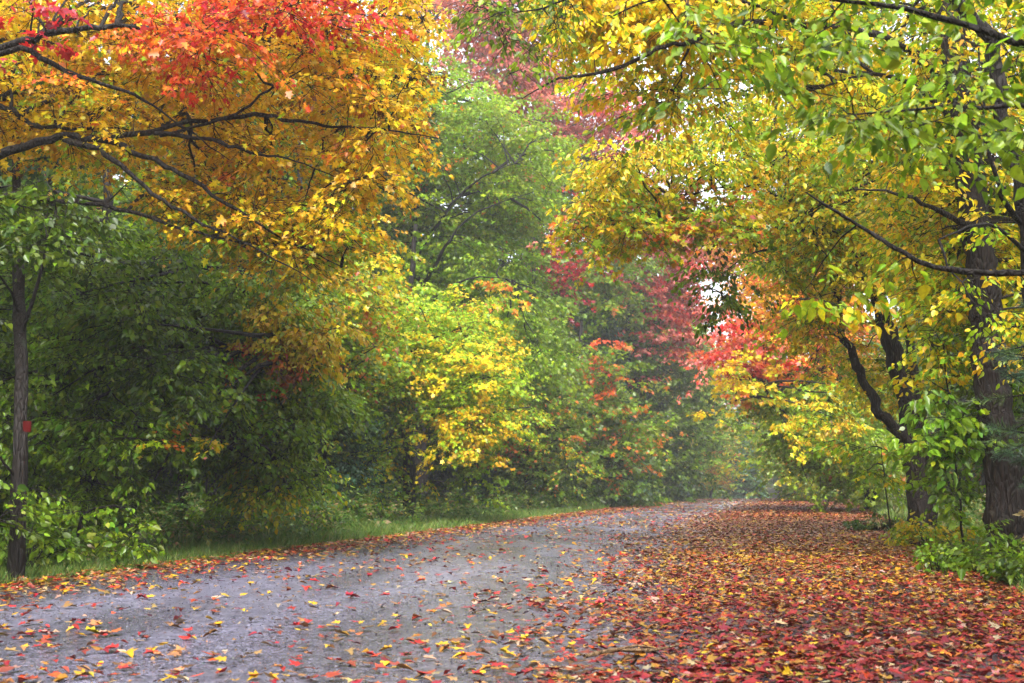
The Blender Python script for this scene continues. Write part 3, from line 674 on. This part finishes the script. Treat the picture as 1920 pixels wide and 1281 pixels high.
# green tree with orange tips along the verge
T = Tree(); b0 = ground_pt(985, Y=55)
p_, r_ = pl((985, 955, 55, .18), (990, 800, 55, .16), (1000, 560, 55, .1), (1000, 420, 55, .05)); T.limb(p_, r_, 8)
T.poly([(960, 560), (1040, 590), (1060, 650), (1030, 720), (950, 700)], (50, 57), 170, 'midgreen', ls=.14, nl=12, sl=1.)
T.poly([(940, 700), (1040, 720), (1090, 780), (1060, 860), (960, 880), (930, 800)], (50, 57), 210, 'greenor', ls=.14, nl=12, sl=1.)
T.poly([(1010, 780), (1050, 790), (1080, 880), (1040, 870)], (49.3, 50), 18, 'orgreen', ls=.082, nl=16, sl=.6)
T.poly([(960, 880), (1040, 880), (1080, 920), (960, 930)], (50, 55), 50, 'dark', ls=.14, nl=12, sl=.8)
T.build(b0, 'green maple with orange tips leaning to the verge, right of the dark hollow', name='maple_tree')

# tall pink red maple in the haze
T = Tree(); b0 = ground_pt(1000, Y=72)
p_, r_ = pl((1000, 945, 72, .3), (1000, 600, 72, .25), (1010, 300, 72, .18), (1000, 60, 72, .08), (990, -40, 72, .04)); T.limb(p_, r_, 8)
T.poly([(800, -60), (980, -60), (1000, 60), (1060, 120), (1130, 190), (1130, 280), (1050, 290), (960, 200), (880, 120)], (66, 75), 480, 'pink', ls=.2, nl=12, sl=1.3)
T.poly([(960, 250), (1110, 290), (1160, 340), (1120, 420), (1000, 380)], (67, 76), 150, 'olive', ls=.2, nl=12, sl=1.3)
T.poly([(990, 420), (1050, 440), (1070, 540), (1010, 560)], (61, 66), 80, 'crimson', ls=.16, nl=12, sl=1.)
T.poly([(1050, 420), (1130, 420), (1180, 480), (1150, 560), (1060, 560)], (64, 72), 150, 'olive', ls=.18, nl=12, sl=1.2)
T.poly([(1090, 150), (1200, 180), (1240, 280), (1200, 380), (1130, 330)], (64, 72), 130, 'redfar', ls=.18, nl=12, sl=1.1)
T.build(b0, 'very tall hazy pink maple rising above the olive tree', name='maple_tree')
T = Tree(); b0 = ground_pt(1170, Y=80)
p_, r_ = pl((1170, 940, 80, .25), (1180, 600, 80, .2), (1200, 380, 80, .1), (1200, 340, 80, .05)); T.limb(p_, r_, 8)
T.poly([(1150, 440), (1190, 380), (1260, 395), (1300, 440), (1290, 500), (1200, 515), (1140, 500)], (76, 84), 230, 'redfar', ls=.2, nl=12, sl=1.2)
T.poly([(1210, 530), (1290, 530), (1300, 600), (1240, 660), (1215, 600)], (76, 82), 120, 'redfar', ls=.2, nl=12, sl=1.1)
T.poly([(1140, 540), (1210, 540), (1220, 700), (1140, 700)], (76, 84), 140, 'green', ls=.2, nl=12, sl=1.1)
T.poly([(1200, 660), (1310, 660), (1320, 800), (1200, 860)], (78, 90), 260, 'green', ls=.2, nl=12, sl=1.1)
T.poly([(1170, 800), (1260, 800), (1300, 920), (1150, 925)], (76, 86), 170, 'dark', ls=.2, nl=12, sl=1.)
T.build(b0, 'red crowned maple with green skirts, left of the far bend', name='maple_tree')
T = Tree(); b0 = ground_pt(1080, Y=62)
p_, r_ = pl((1080, 950, 62, .18), (1085, 760, 62, .14), (1090, 600, 62, .08)); T.limb(p_, r_, 8)
T.poly([(1060, 650), (1150, 680), (1170, 740), (1090, 760)], (57.5, 61), 46, 'greenor', ls=.15, nl=12, sl=.9)
T.poly([(1090, 670), (1160, 690), (1165, 715), (1110, 715)], (56.5, 57.5), 14, 'rust', ls=.15, nl=12, sl=.8)
T.poly([(1060, 750), (1190, 760), (1200, 840), (1100, 860)], (57.5, 64), 170, 'greenor', ls=.16, nl=12, sl=1.)
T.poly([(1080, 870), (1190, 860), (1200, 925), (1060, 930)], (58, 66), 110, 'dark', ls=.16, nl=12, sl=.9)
T.build(b0, 'small maple with a rusty red patch, between the orange tipped maple and far bend', name='maple_tree')

# ================================================================== TREES OF THE RIGHT SIDE
# big rough trunk, right edge
T = Tree(); b0 = ground_pt(1895, Y=15.2)
p_, r_ = pl((1902, 1075, 15.2, .27), (1890, 1000, 15.2, .22), (1878, 850, 15.2, .20), (1858, 700, 15.2, .185), (1845, 540, 15.2, .175), (1825, 400, 15.2, .165), (1805, 240, 15.2, .17), (1790, 100, 15.2, .15), (1785, -150, 15.2, .10)); T.limb(p_, r_, 22, wob=.01, n=9)
LB(T, (1830, 430, 15.2, .05), (1760, 395, 14.6, .035), (1680, 360, 14.2, .022), (1600, 355, 14, .01))
LB(T, (1800, 180, 15.2, .07), (1700, 90, 14.6, .05), (1600, 55, 14.0, .045), (1500, 46, 13.6, .042), (1400, 42, 13.3, .04), (1310, 72, 13.1, .034), (1230, 92, 13, .028), (1180, 120, 12.9, .024), (1100, 140, 12.9, .02), (1040, 150, 12.9, .014), (975, 188, 12.9, .006))
LB(T, (1500, 46, 13.6, .03), (1380, 0, 13.6, .022), (1230, 10, 13.5, .015), (1090, -30, 13.5, .006))
LB(T, (1810, 250, 15.2, .06), (1740, 180, 14.8, .04), (1640, 140, 14.6, .025), (1520, 170, 14.4, .01))
T.poly([(1500, 20), (1700, -60), (2060, -60), (2060, 300), (1700, 330), (1520, 230)], (14, 18.5), 330, 'ygy', kind='ovate', ls=.067, nl=15)
T.poly([(1700, 300), (2060, 300), (2060, 640), (1750, 600), (1640, 480)], (15.6, 19), 230, 'ygy', kind='ovate', ls=.067, nl=15)
T.poly([(1030, -60), (1330, -60), (1290, 60), (1160, 70), (1080, 40)], (12.8, 14.4), 120, 'yellow', kind='ovate', ls=.07, nl=15, sl=.42, droop=.3)
T.poly([(1090, 60), (1330, 70), (1400, 200), (1250, 240), (1130, 160)], (14, 17), 60, 'ygy', kind='ovate', ls=.067, nl=12, sl=.5, droop=.25)
T.poly([(1300, -60), (1550, -60), (1520, 100), (1320, 90)], (13.2, 16), 110, 'ygy', kind='ovate', ls=.07, nl=15)
T.poly([(1760, 600), (1990, 600), (1990, 860), (1900, 900)], (16, 19), 90, 'green', kind='ovate', ls=.067, nl=15)
T.build(b0, 'big old tree with rough brown trunk at the right edge and a long bare limb', name='birch_tree', bark=M_BARKB)
# slender neighbour
T = Tree(); b0 = ground_pt(1950, Y=14.0)
p_, r_ = pl((1955, 1080, 14, .12), (1950, 800, 14, .11), (1935, 500, 13.8, .095), (1912, 350, 13.6, .085), (1885, 240, 13.5, .075), (1855, 80, 13.4, .07), (1780, -10, 13.3, .06), (1720, -90, 13.3, .04)); T.limb(p_, r_, 12)
LB(T, (1915, 420, 13.7, .04), (1870, 350, 13.2, .03), (1842, 200, 13, .02), (1835, 90, 13, .01))
LB(T, (1940, 480, 13.8, .03), (1850, 420, 13, .02), (1760, 450, 12.6, .008))
T.poly([(1780, 380), (1980, 420), (1980, 700), (1850, 700), (1750, 560)], (12.2, 14), 16, 'ygy', kind='ovate', ls=.055, nl=12, sl=.4)
T.build(b0, 'slender curved trunk just right of the big rough trunk', name='young_tree')

# forked tree with leaning limb
T = Tree(); b0 = ground_pt(1722, Y=26)
p_, r_ = pl((1724, 1008, 26, .25), (1720, 900, 26, .21), (1708, 830, 26, .20), (1695, 740, 26, .18), (1668, 640, 26, .16), (1640, 540, 26, .13), (1610, 380, 26, .1), (1590, 200, 26, .06)); T.limb(p_, r_, 14)
LB(T, (1748, 1010, 26.3, .17), (1742, 900, 26.3, .16), (1728, 800, 26.3, .14), (1712, 690, 26.3, .12), (1695, 560, 26.3, .1), (1700, 380, 26.3, .06))
LB(T, (1712, 850, 25.8, .15), (1680, 805, 25.7, .13), (1645, 765, 25.6, .115), (1615, 700, 25.6, .105), (1588, 640, 25.6, .095), (1568, 560, 25.6, .08), (1556, 440, 25.6, .07), (1548, 320, 25.6, .05), (1530, 200, 25.6, .03), wob=.04)
LB(T, (1640, 560, 26, .06), (1590, 470, 24, .05), (1500, 430, 22, .04), (1400, 428, 21, .025), (1300, 432, 20.4, .012), (1240, 415, 20.2, .005))
LB(T, (1560, 470, 25.6, .05), (1480, 380, 23, .035), (1380, 350, 21.5, .02), (1260, 370, 20.5, .006))
LB(T, (1560, 520, 25.6, .05), (1480, 470, 23, .03), (1400, 480, 22, .018), (1330, 540, 21.2, .006))
T.poly([(1300, 210), (1500, 130), (1800, 120), (1820, 330), (1600, 380), (1450, 330), (1330, 280)], (20, 29), 470, 'ygy', kind='ovate', ls=.074, nl=16, sl=.7)
T.poly([(1450, 330), (1800, 330), (1820, 500), (1640, 540), (1500, 540), (1420, 440)], (21, 29), 560, 'ygy', kind='ovate', ls=.074, nl=16, sl=.7)
T.poly([(1460, 560), (1530, 570), (1540, 640), (1500, 640)], (22, 25), 24, 'ygy', kind='ovate', ls=.074, nl=16, sl=.6)
T.poly([(1090, 330), (1180, 270), (1330, 240), (1420, 270), (1400, 330), (1250, 350), (1150, 370)], (19, 21.5), 90, 'ygy', kind='ovate', ls=.07, nl=15, sl=.5, droop=.25)
T.poly([(1070, 310), (1160, 285), (1200, 300), (1110, 335)], (18.8, 19.4), 16, 'yellow', kind='ovate', ls=.07, nl=14, sl=.45, droop=.3)
T.poly([(1090, 380), (1250, 360), (1400, 380), (1400, 430), (1250, 440), (1110, 450), (1070, 430)], (19, 22), 130, 'orgreen', kind='lobed', ls=.08, nl=11, sl=.5)
T.poly([(1420, 490), (1320, 490), (1330, 560), (1380, 560)], (20.5, 22), 22, 'green', kind='ovate', ls=.067, nl=12, sl=.45, droop=.3)
T.poly([(1560, 650), (1620, 640), (1700, 700), (1660, 760)], (26.5, 29), 50, 'ygy', kind='ovate', ls=.074, nl=16, sl=.6)
T.build(b0, 'forked tree with a limb leaning left, rising from the right verge', name='forked_tree', bark=M_BARKB)

# green saplings before the big trunk
T = Tree(); b0 = ground_pt(1800, Y=16.4)
p_, r_ = pl((1806, 1050, 16.4, .018), (1796, 900, 16.4, .014), (1780, 760, 16, .010), (1770, 650, 15.8, .008)); T.limb(p_, r_, 7)
T.poly([(1745, 775), (1815, 765), (1845, 820), (1790, 870), (1755, 840)], (15, 16.4), 26, 'fresh', kind='ovate', ls=.095, nl=9, sl=.4)
T.poly([(1730, 660), (1800, 610), (1830, 680), (1760, 720)], (15.4, 16.8), 18, 'ygy', kind='ovate', ls=.067, nl=12, sl=.4)
T.poly([(1770, 870), (1820, 870), (1830, 930), (1780, 920)], (15.4, 16.8), 12, 'green', kind='ovate', ls=.07, nl=12, sl=.4)
T.build(b0, 'bright green sapling in front of the big rough trunk', 'sapling', name='sapling')
T = Tree(); b0 = ground_pt(1670, Y=21.5)
p_, r_ = pl((1672, 1010, 21.5, .014), (1660, 920, 21.5, .010), (1652, 840, 21.5, .005)); T.limb(p_, r_, 7)
T.poly([(1590, 840), (1690, 820), (1710, 880), (1640, 920)], (20.8, 22), 14, 'yg', kind='ovate', ls=.07, nl=12, sl=.35)
T.build(b0, 'thin yellow green sapling beside the forked tree on the right verge', 'sapling', name='sapling')

# low shrub on the right edge
def shrub(cx, Y, rx, h, n, pal, label, ls=.06, kind='ovate', name='shrub', nl=9, nsp=4):
    T = Tree(); b0 = ground_pt(cx, Y=Y); A = np.repeat(b0[None], n, 0) + rng.normal(0, .05, (n, 3)) * (1, 1, 0)
    th = rng.uniform(0, 6.28, n); rr = rx * np.sqrt(rng.random(n)); E = A + np.stack([np.cos(th) * rr, np.sin(th) * rr, h * rng.uniform(.35, 1, n) * (1 - .35 * (rr / rx) ** 2)], 1)
    T.grow(A, E, pal, kind=kind, ls=ls, nsp=nsp, sl=.28, nl=nl, r0=.008, droop=.1, twig=.0025)
    return T.build(b0, label, 'shrub', name=name, trunk='stem', crown='foliage')
shrub(1915, 12.6, .45, .42, 34, 'green', 'bright green leafy shrub at the right edge below the big trunk')
shrub(1850, 14.2, .55, .5, 40, 'green', 'dark green shrub behind the bright shrub at the right edge')
shrub(1745, 14.0, .14, .32, 7, 'fresh', 'tiny seedling standing in the leaf carpet near the right verge', ls=.05, name='seedling')
shrub(1640, 27, .5, .4, 26, 'weed', 'small pale green weed clump at the foot of the forked tree')
shrub(1735, 20, .5, .45, 30, 'ygy', 'yellow green low shrub on the right verge before the forked tree', ls=.07)
shrub(60, 14.6, .5, .7, 24, 'dark', 'leafy green shrub right of the slim trunk at the left edge', ls=.08)
shrub(190, 16.5, .5, .5, 20, 'midgreen', 'yellow green leaved shrub at the left verge edge', ls=.07)
shrub(440, 24, .7, .9, 40, 'midgreen', 'green shrub on the left verge under the light beech', ls=.08)

# near branches reaching in over the camera from the right
T = Tree(); b0 = np.array([4.6, 4.2, 0.])
T.limb([b0, b0 + (0, .1, 1.5), b0 + (-.1, .2, 3), b0 + (-.1, .2, 5)], [.11, .10, .08, .05], 10)
LB(T, (2700, 330, 5, .05), (2300, 160, 5.3, .035), (1960, 90, 5.6, .022), (1700, 20, 5.9, .014), (1400, -30, 6.2, .006))
LB(T, (2700, 200, 5, .05), (2250, -20, 5.2, .03), (1800, -90, 5.6, .02), (1400, -60, 6, .012), (1150, 30, 6.3, .005))
LB(T, (2500, 380, 5.2, .03), (2150, 260, 5.4, .02), (1900, 200, 5.6, .012), (1600, 215, 5.9, .005))
LB(T, (2150, 530, 7.5, .034), (1960, 512, 7.6, .025), (1850, 512, 7.7, .022), (1750, 500, 7.8, .020), (1680, 466, 7.9, .017), (1620, 428, 8, .014), (1560, 392, 8, .011), (1510, 360, 8, .005), wob=.005)
LB(T, (2700, 420, 5.2, .05), (2400, 520, 6.4, .048), (2150, 530, 7.5, .045))
T.poly([(1180, 40), (1400, -80), (2000, -80), (2000, 190), (1800, 260), (1500, 200), (1260, 180)], (5.2, 6.8), 54, 'hornbeam', kind='ovate', ls=.045, nsp=4, sl=.26, nl=8, r0=.0035, twig=.0014, droop=.2)
T.poly([(1500, 180), (1980, 180), (1980, 330), (1800, 340), (1500, 260)], (5.4, 6.8), 26, 'hornbeam', kind='ovate', ls=.045, nsp=4, sl=.24, nl=8, r0=.003, twig=.0014, droop=.25)
T.poly([(1480, 560), (1600, 540), (1700, 500), (1640, 620), (1500, 640)], (8.2, 9.4), 9, 'yg', kind='ovate', ls=.065, nsp=3, sl=.24, nl=6, r0=.004, twig=.0015, droop=.2)
T.build(b0, 'near hornbeam reaching in from the right with large green leaves and a sinuous limb', name='hornbeam_tree')
# twiggy branches near top centre
T = Tree(); b0 = np.array([1.6, -2.2, 0.]); b0[0] = 5.4
T.limb([b0, b0 + (0, 0, 3), b0 + (-.4, 3, 5.6), b0 + (-2, 7, 6.8)], [.13, .11, .08, .05], 10)
LB(T, (1600, -560, 6.5, .05), (1350, -190, 9.5, .03), (1180, -60, 11, .018), (1060, 0, 11.5, .012), (960, 25, 11.7, .008), (880, 20, 11.8, .004))
T.poly([(880, -40), (1060, -40), (1070, 40), (1000, 110), (920, 80)], (11, 12.5), 46, 'olive', kind='ovate', ls=.05, nsp=4, sl=.32, nl=5, r0=.006, twig=.003, droop=.35)
T.build(b0, 'sparse twiggy tree hanging thin olive sprays into the top centre', name='young_tree')

# orange maple of the right middle distance
T = Tree(); b0 = ground_pt(1630, Y=52)
p_, r_ = pl((1632, 955, 52, .26), (1628, 800, 52, .22), (1600, 640, 52, .17), (1570, 460, 52, .1), (1540, 300, 52, .05)); T.limb(p_, r_, 10)
LB(T, (1622, 745, 52, .1), (1560, 738, 50, .08), (1480, 728, 48, .06), (1420, 722, 47, .04), (1380, 735, 46.5, .02))
LB(T, (1625, 800, 52, .09), (1540, 770, 50, .06), (1440, 745, 48, .04), (1370, 755, 47, .02))
T.poly([(1400, 560), (1500, 520), (1590, 560), (1590, 680), (1470, 700), (1390, 660)], (46, 54), 380, 'orange', ls=.13, nl=12, sl=.9)
T.poly([(1350, 640), (1420, 600), (1440, 690), (1360, 700)], (45, 49), 55, 'redfar', ls=.13, nl=12, sl=.8)
T.poly([(1350, 690), (1420, 690), (1420, 720), (1350, 735)], (44.5, 46), 22, 'yellow', ls=.13, nl=12, sl=.7)
T.poly([(1390, 730), (1600, 720), (1640, 780), (1560, 830), (1460, 790)], (46, 54), 260, 'midgreen', ls=.13, nl=12, sl=.9)
T.poly([(1480, 780), (1590, 750), (1600, 800), (1500, 820)], (42, 45), 36, 'ygy', ls=.11, nl=16, sl=.7)
T.poly([(1450, 430), (1560, 400), (1640, 480), (1560, 560), (1440, 520)], (46, 54), 210, 'orange', ls=.13, nl=12, sl=.9)
T.poly([(1500, 830), (1640, 800), (1680, 900), (1540, 900)], (44, 54), 200, 'olive', ls=.13, nl=12, sl=.9)
T.build(b0, 'orange and scarlet maple over the right side of the road in mid distance', name='maple_tree')
T = Tree(); b0 = ground_pt(1575, Y=84)
p_, r_ = pl((1580, 945, 84, .26), (1570, 700, 84, .2), (1530, 420, 84, .1)); T.limb(p_, r_, 8)
T.poly([(1300, 420), (1400, 380), (1480, 420), (1460, 500), (1360, 520), (1300, 500)], (78, 90), 200, 'orange', ls=.2, nl=12, sl=1.2)
T.poly([(1400, 790), (1540, 780), (1580, 900), (1500, 915), (1440, 860)], (78, 92), 240, 'yg', ls=.2, nl=12, sl=1.1)
T.build(b0, 'far red topped maple right of the misty bend', name='maple_tree')

# ================================================================== CONIFERS
def conifer(h, rad, n, pal='conifer', ls=.10, bare=.04):
    T = Tree(); T.limb([(0, 0, -.1), (0, 0, h * .5), (0, 0, h)], [.02 * h * .7, .011 * h * .7, .004], 8, wob=.01)
    z = h * (bare + (1 - bare) * rng.random(n) ** 1.15); th = rng.uniform(0, 6.28, n); ln = rad * (1 - z / h) ** .85 * rng.uniform(.65, 1.12, n) + .08
    A = np.stack([0 * z, 0 * z, z], 1); E = np.stack([np.cos(th) * ln, np.sin(th) * ln, z - .18 * ln + .05], 1)
    T.grow(A, E, pal, kind='long', ls=ls, nsp=6, sl=.22 * rad + .12, nl=16, lift=.04, droop=.12, twig=.003, spread=.5, flat=.3, tmin=.15)
    return T
def copies(root, loc, rz=0, sc=1, label=None, group=None, sz=None):
    r = root.copy(); COL.objects.link(r); r.location = [float(v) for v in loc]; r.rotation_euler = (0, 0, rz); r.scale = (sc, sc, sc if sz is None else sz)
    if label: r['label'] = label
    if group: r['group'] = group
    for ch in root.children:
        c = ch.copy(); COL.objects.link(c); c.parent = r
    return r
def place(root, loc, rz, sc): root.location = [float(v) for v in loc]; root.rotation_euler = (0, 0, rz); root.scale = (sc,) * 3
s1 = conifer(4.2, 1.25, 130).build((0, 0, 0), 'small dark spruce under the mixed maple, left of the dark hollow', name='spruce_tree', lm=M_NEEDLE); place(s1, ground_pt(610, Y=31), 0, 1)
copies(s1, ground_pt(545, Y=34), 2, .9, 'dark young spruce behind the end of the light beech sprays')
copies(s1, ground_pt(700, Y=41), 4, .7, 'smallest dark spruce at the left side of the hollow')
copies(s1, ground_pt(1120, Y=66), 1, .95, 'blue green young spruce on the verge under the rusty maple')
s2 = conifer(12.5, 2.6, 420, ls=.2).build((0, 0, 0), 'tall grey green spruce in the haze between pink and red maples', name='spruce_tree', lm=M_NEEDLE); place(s2, ground_pt(1115, Y=71), 0, 1)
copies(s2, ground_pt(1225, Y=96), 2, .8, 'hazy blue green spruce left of the far bend')
copies(s2, ground_pt(1395, Y=128), 3, .75, 'misty spruce beyond the bend of the road')
copies(s2, ground_pt(930, Y=58), 3, .62, 'dark spruce standing in the shade behind the orange tipped maple')

# small pine at right edge with long needles
T = Tree(); b0 = ground_pt(1960, Y=11.2)
p_, r_ = pl((1975, 1130, 11.2, .05), (1965, 900, 11.2, .04), (1950, 700, 11.2, .03), (1945, 560, 11.2, .012)); T.limb(p_, r_, 8)
E = sample_poly([(1850, 690), (1960, 600), (2000, 900), (1880, 900), (1850, 800)], (10.6, 11.8), 46); A = T.near(E)
D = norm(E - A); M_ = 46
T.wood.append(tubes(np.stack([A, (A + E) / 2, E], 1), np.array([[.008, .006, .003]]) * np.ones((M_, 1)), 4))
q = np.repeat(np.arange(M_), 95); v = rng.uniform(.45, 1.0, len(q))
pos = A[q] + (E - A)[q] * v[:, None]; dd = D[q] * .9 + rng.normal(0, .55, (len(q), 3))
T.leaf.append(leaves('needle', pos, dd, rng.normal(0, 1, (len(q), 3)), rng.uniform(.07, .12, len(q)), colours('conifer', q) * .8, False))
T.build(b0, 'small pine with long needles at the right edge before the big trunk', name='pine_tree', lm=M_NEEDLE)

# ================================================================== WOODS BEHIND: kinds of tree, copied
def auto(h, z0, rad, n, pal, ls, nl=13, r0=.16, sl=.95, kind='lobed', pal2=None):
    T = Tree(); T.limb([(0, 0, -.2), (.1, .05, h * .3), (-.05, .1, h * .65), (.05, 0, h * .97)], [r0, r0 * .8, r0 * .5, .02], 9, wob=.05)
    z = z0 + (h - z0) * rng.random(n); k = (z - z0) / (h - z0); th = rng.uniform(0, 6.28, n)
    lob = 1 + .25 * np.sin(3 * th + 5 * k) 
    ln = rad * (np.sin(np.pi * (.18 + .78 * k)) ** .8) * rng.uniform(.35, 1.1, n) * lob
    A = np.stack([0 * z, 0 * z, np.maximum(z - .45 * ln, z0 * .8)], 1); E = np.stack([np.cos(th) * ln, np.sin(th) * ln, z], 1)
    T.grow(A, E, pal, kind=kind, ls=ls, nsp=5, sl=sl, nl=nl)
    return T
kinds = {}
def K(key, T, lab, nm='broadleaf_tree', lm=None):
    kinds[key] = [T, lab, nm, lm, None]
K('dark', auto(13, 2.2, 3.4, 330, 'dark', .15), 'dark green tree deep in the wood')
K('green', auto(14, 2.6, 3.6, 330, 'midgreen', .15), 'mid green tree deep in the wood')
K('yg', auto(12, 1.8, 3.3, 300, 'ygy', .15), 'yellow green tree standing back in the wood')
K('or', auto(12, 1.6, 3.3, 300, 'orgreen', .17), 'orange and green maple standing back in the wood')
K('red', auto(15, 4, 3.5, 300, 'redfar', .18), 'hazy red maple')
K('bush', auto(3.6, .25, 1.7, 110, 'green', .11, r0=.04, sl=.6), 'dark bushy understory tree', 'understory_tree')
K('con', conifer(13, 3, 330, ls=.22), 'dark spruce deep in the wood', 'spruce_tree', M_NEEDLE)
def put(key, x, y, sc=1, label=None, group=None):
    T, lab, nm, lm, root = kinds[key]
    loc = (x, y, float(G(x, y))); rz = rng.uniform(0, 6.28)
    if root is None:
        root = T.build((0, 0, 0), label or lab, name=nm, lm=lm, group=group); place(root, loc, rz, sc); kinds[key][4] = root
        return root
    return copies(root, loc, rz, sc, label or lab, group)
SIDE = {-1: 'left', 1: 'right'}
for side in (-1, 1):
    for row, (o0, step) in enumerate(((4.8, 4.2), (8.8, 4.4), (13.5, 5.2), (20, 6.5))):
        yy = [62, 13, 10, 9][row] if side < 0 else [62, 24, 14, 12][row]
        while yy < 100 + row * 6:
            o_ff = o0 + rng.uniform(-.9, .9) + (1.2 if side > 0 else .6); x_ = XL(yy) - o_ff if side < 0 else XR(yy) + o_ff
            pr = {-1: [.5, .22, .1, .06, 0, .12], 1: [.3, .25, .3, .10, 0, .05]}[side]
            key = rng.choice(['dark', 'green', 'yg', 'or', 'red', 'con'], p=pr)
            put(key, x_, yy, rng.uniform(.82, 1.2), f"{kinds[key][1]} on the {SIDE[side]} side of the road", f"{kinds[key][1]}, {SIDE[side]} side")
            if row < 2 and rng.random() < (.8 if side < 0 else .55):
                put('bush', x_ + side * rng.uniform(.5, 2.5), yy + rng.uniform(-2, 2), rng.uniform(.6, 1.1), f"dark bushy understory tree in the shade on the {SIDE[side]} side", f"understory trees, {SIDE[side]} side")
            yy += step * rng.uniform(.8, 1.25)
# beyond the bend: the wood that closes the view
far = [(1215, 104, 'yg', 1.2), (1290, 112, 'green', 1.1), (1330, 122, 'or', .85), (1370, 154, 'green', .8), (1405, 158, 'or', .7), (1440, 172, 'green', .8), (1470, 164, 'yg', .75), (1500, 152, 'or', .7),
       (1550, 116, 'yg', .75), (1250, 130, 'yg', 1.5), (1310, 150, 'green', 1.2), (1350, 160, 'red', 1.1), (1500, 150, 'green', 1.0), (1560, 135, 'green', 1.1), (1600, 120, 'yg', 1.1),
       (1650, 128, 'green', 1.3), (1230, 118, 'red', 1.35), (1180, 125, 'green', 1.5), (1130, 115, 'dark', 1.4), (1420, 165, 'dark', .95), (1470, 170, 'green', .95), (1380, 150, 'yg', .8), (1540, 165, 'or', 1.0)]
nmk = {'yg': 'yellow green tree', 'green': 'pale green tree', 'or': 'pale orange maple', 'red': 'pinkish red maple', 'dark': 'dark tree'}
for i, (px_, Y_, key, sc) in enumerate(far):
    g_ = ground_pt(px_, Y=Y_)
    where = 'left of the bend' if px_ < 1340 else ('in the mist at the bend' if px_ < 1490 else 'right of the bend')
    put(key, g_[0], Y_, sc, f"{nmk[key]} fading into mist {where} of the road".replace('bend of the road', 'bend'), f"{nmk[key]}s {where}")

for i in range(26):
    px_ = rng.uniform(1180, 1640); Y_ = rng.uniform(116, 150) if abs(px_ - 1440) > 100 else rng.uniform(150, 178); g_ = ground_pt(px_, Y=Y_)
    put('bush', g_[0], Y_, rng.uniform(.8, 1.3), 'low bushy tree dissolving into mist at the far bend', 'bushy trees at the far bend')

# the wood goes on behind the camera
for side in (-1, 1):
    for yy in (-26, -20, -14, -8.5, -3.5, 1.5, 6):
        x_ = XL(yy) - rng.uniform(5, 6.5) if side < 0 else XR(yy) + rng.uniform(5, 6.5)
        key = rng.choice(['green', 'yg', 'dark', 'or'])
        put(key, x_, yy, rng.uniform(.9, 1.2), f"{kinds[key][1]} on the {SIDE[side]} side of the road", f"{kinds[key][1]}, {SIDE[side]} side")

# dense low growth closing the view deep between the left hand trunks
for off, y0_ in ((11, 12), (16, 10), (22, 10)):
    yy = y0_
    while yy < 62:
        put('bush', XL(yy) - off + rng.uniform(-1, 1), yy, rng.uniform(.9, 1.35), "dark bushy understory tree in the shade on the left side", "understory trees, left side"); yy += rng.uniform(2.6, 3.8)
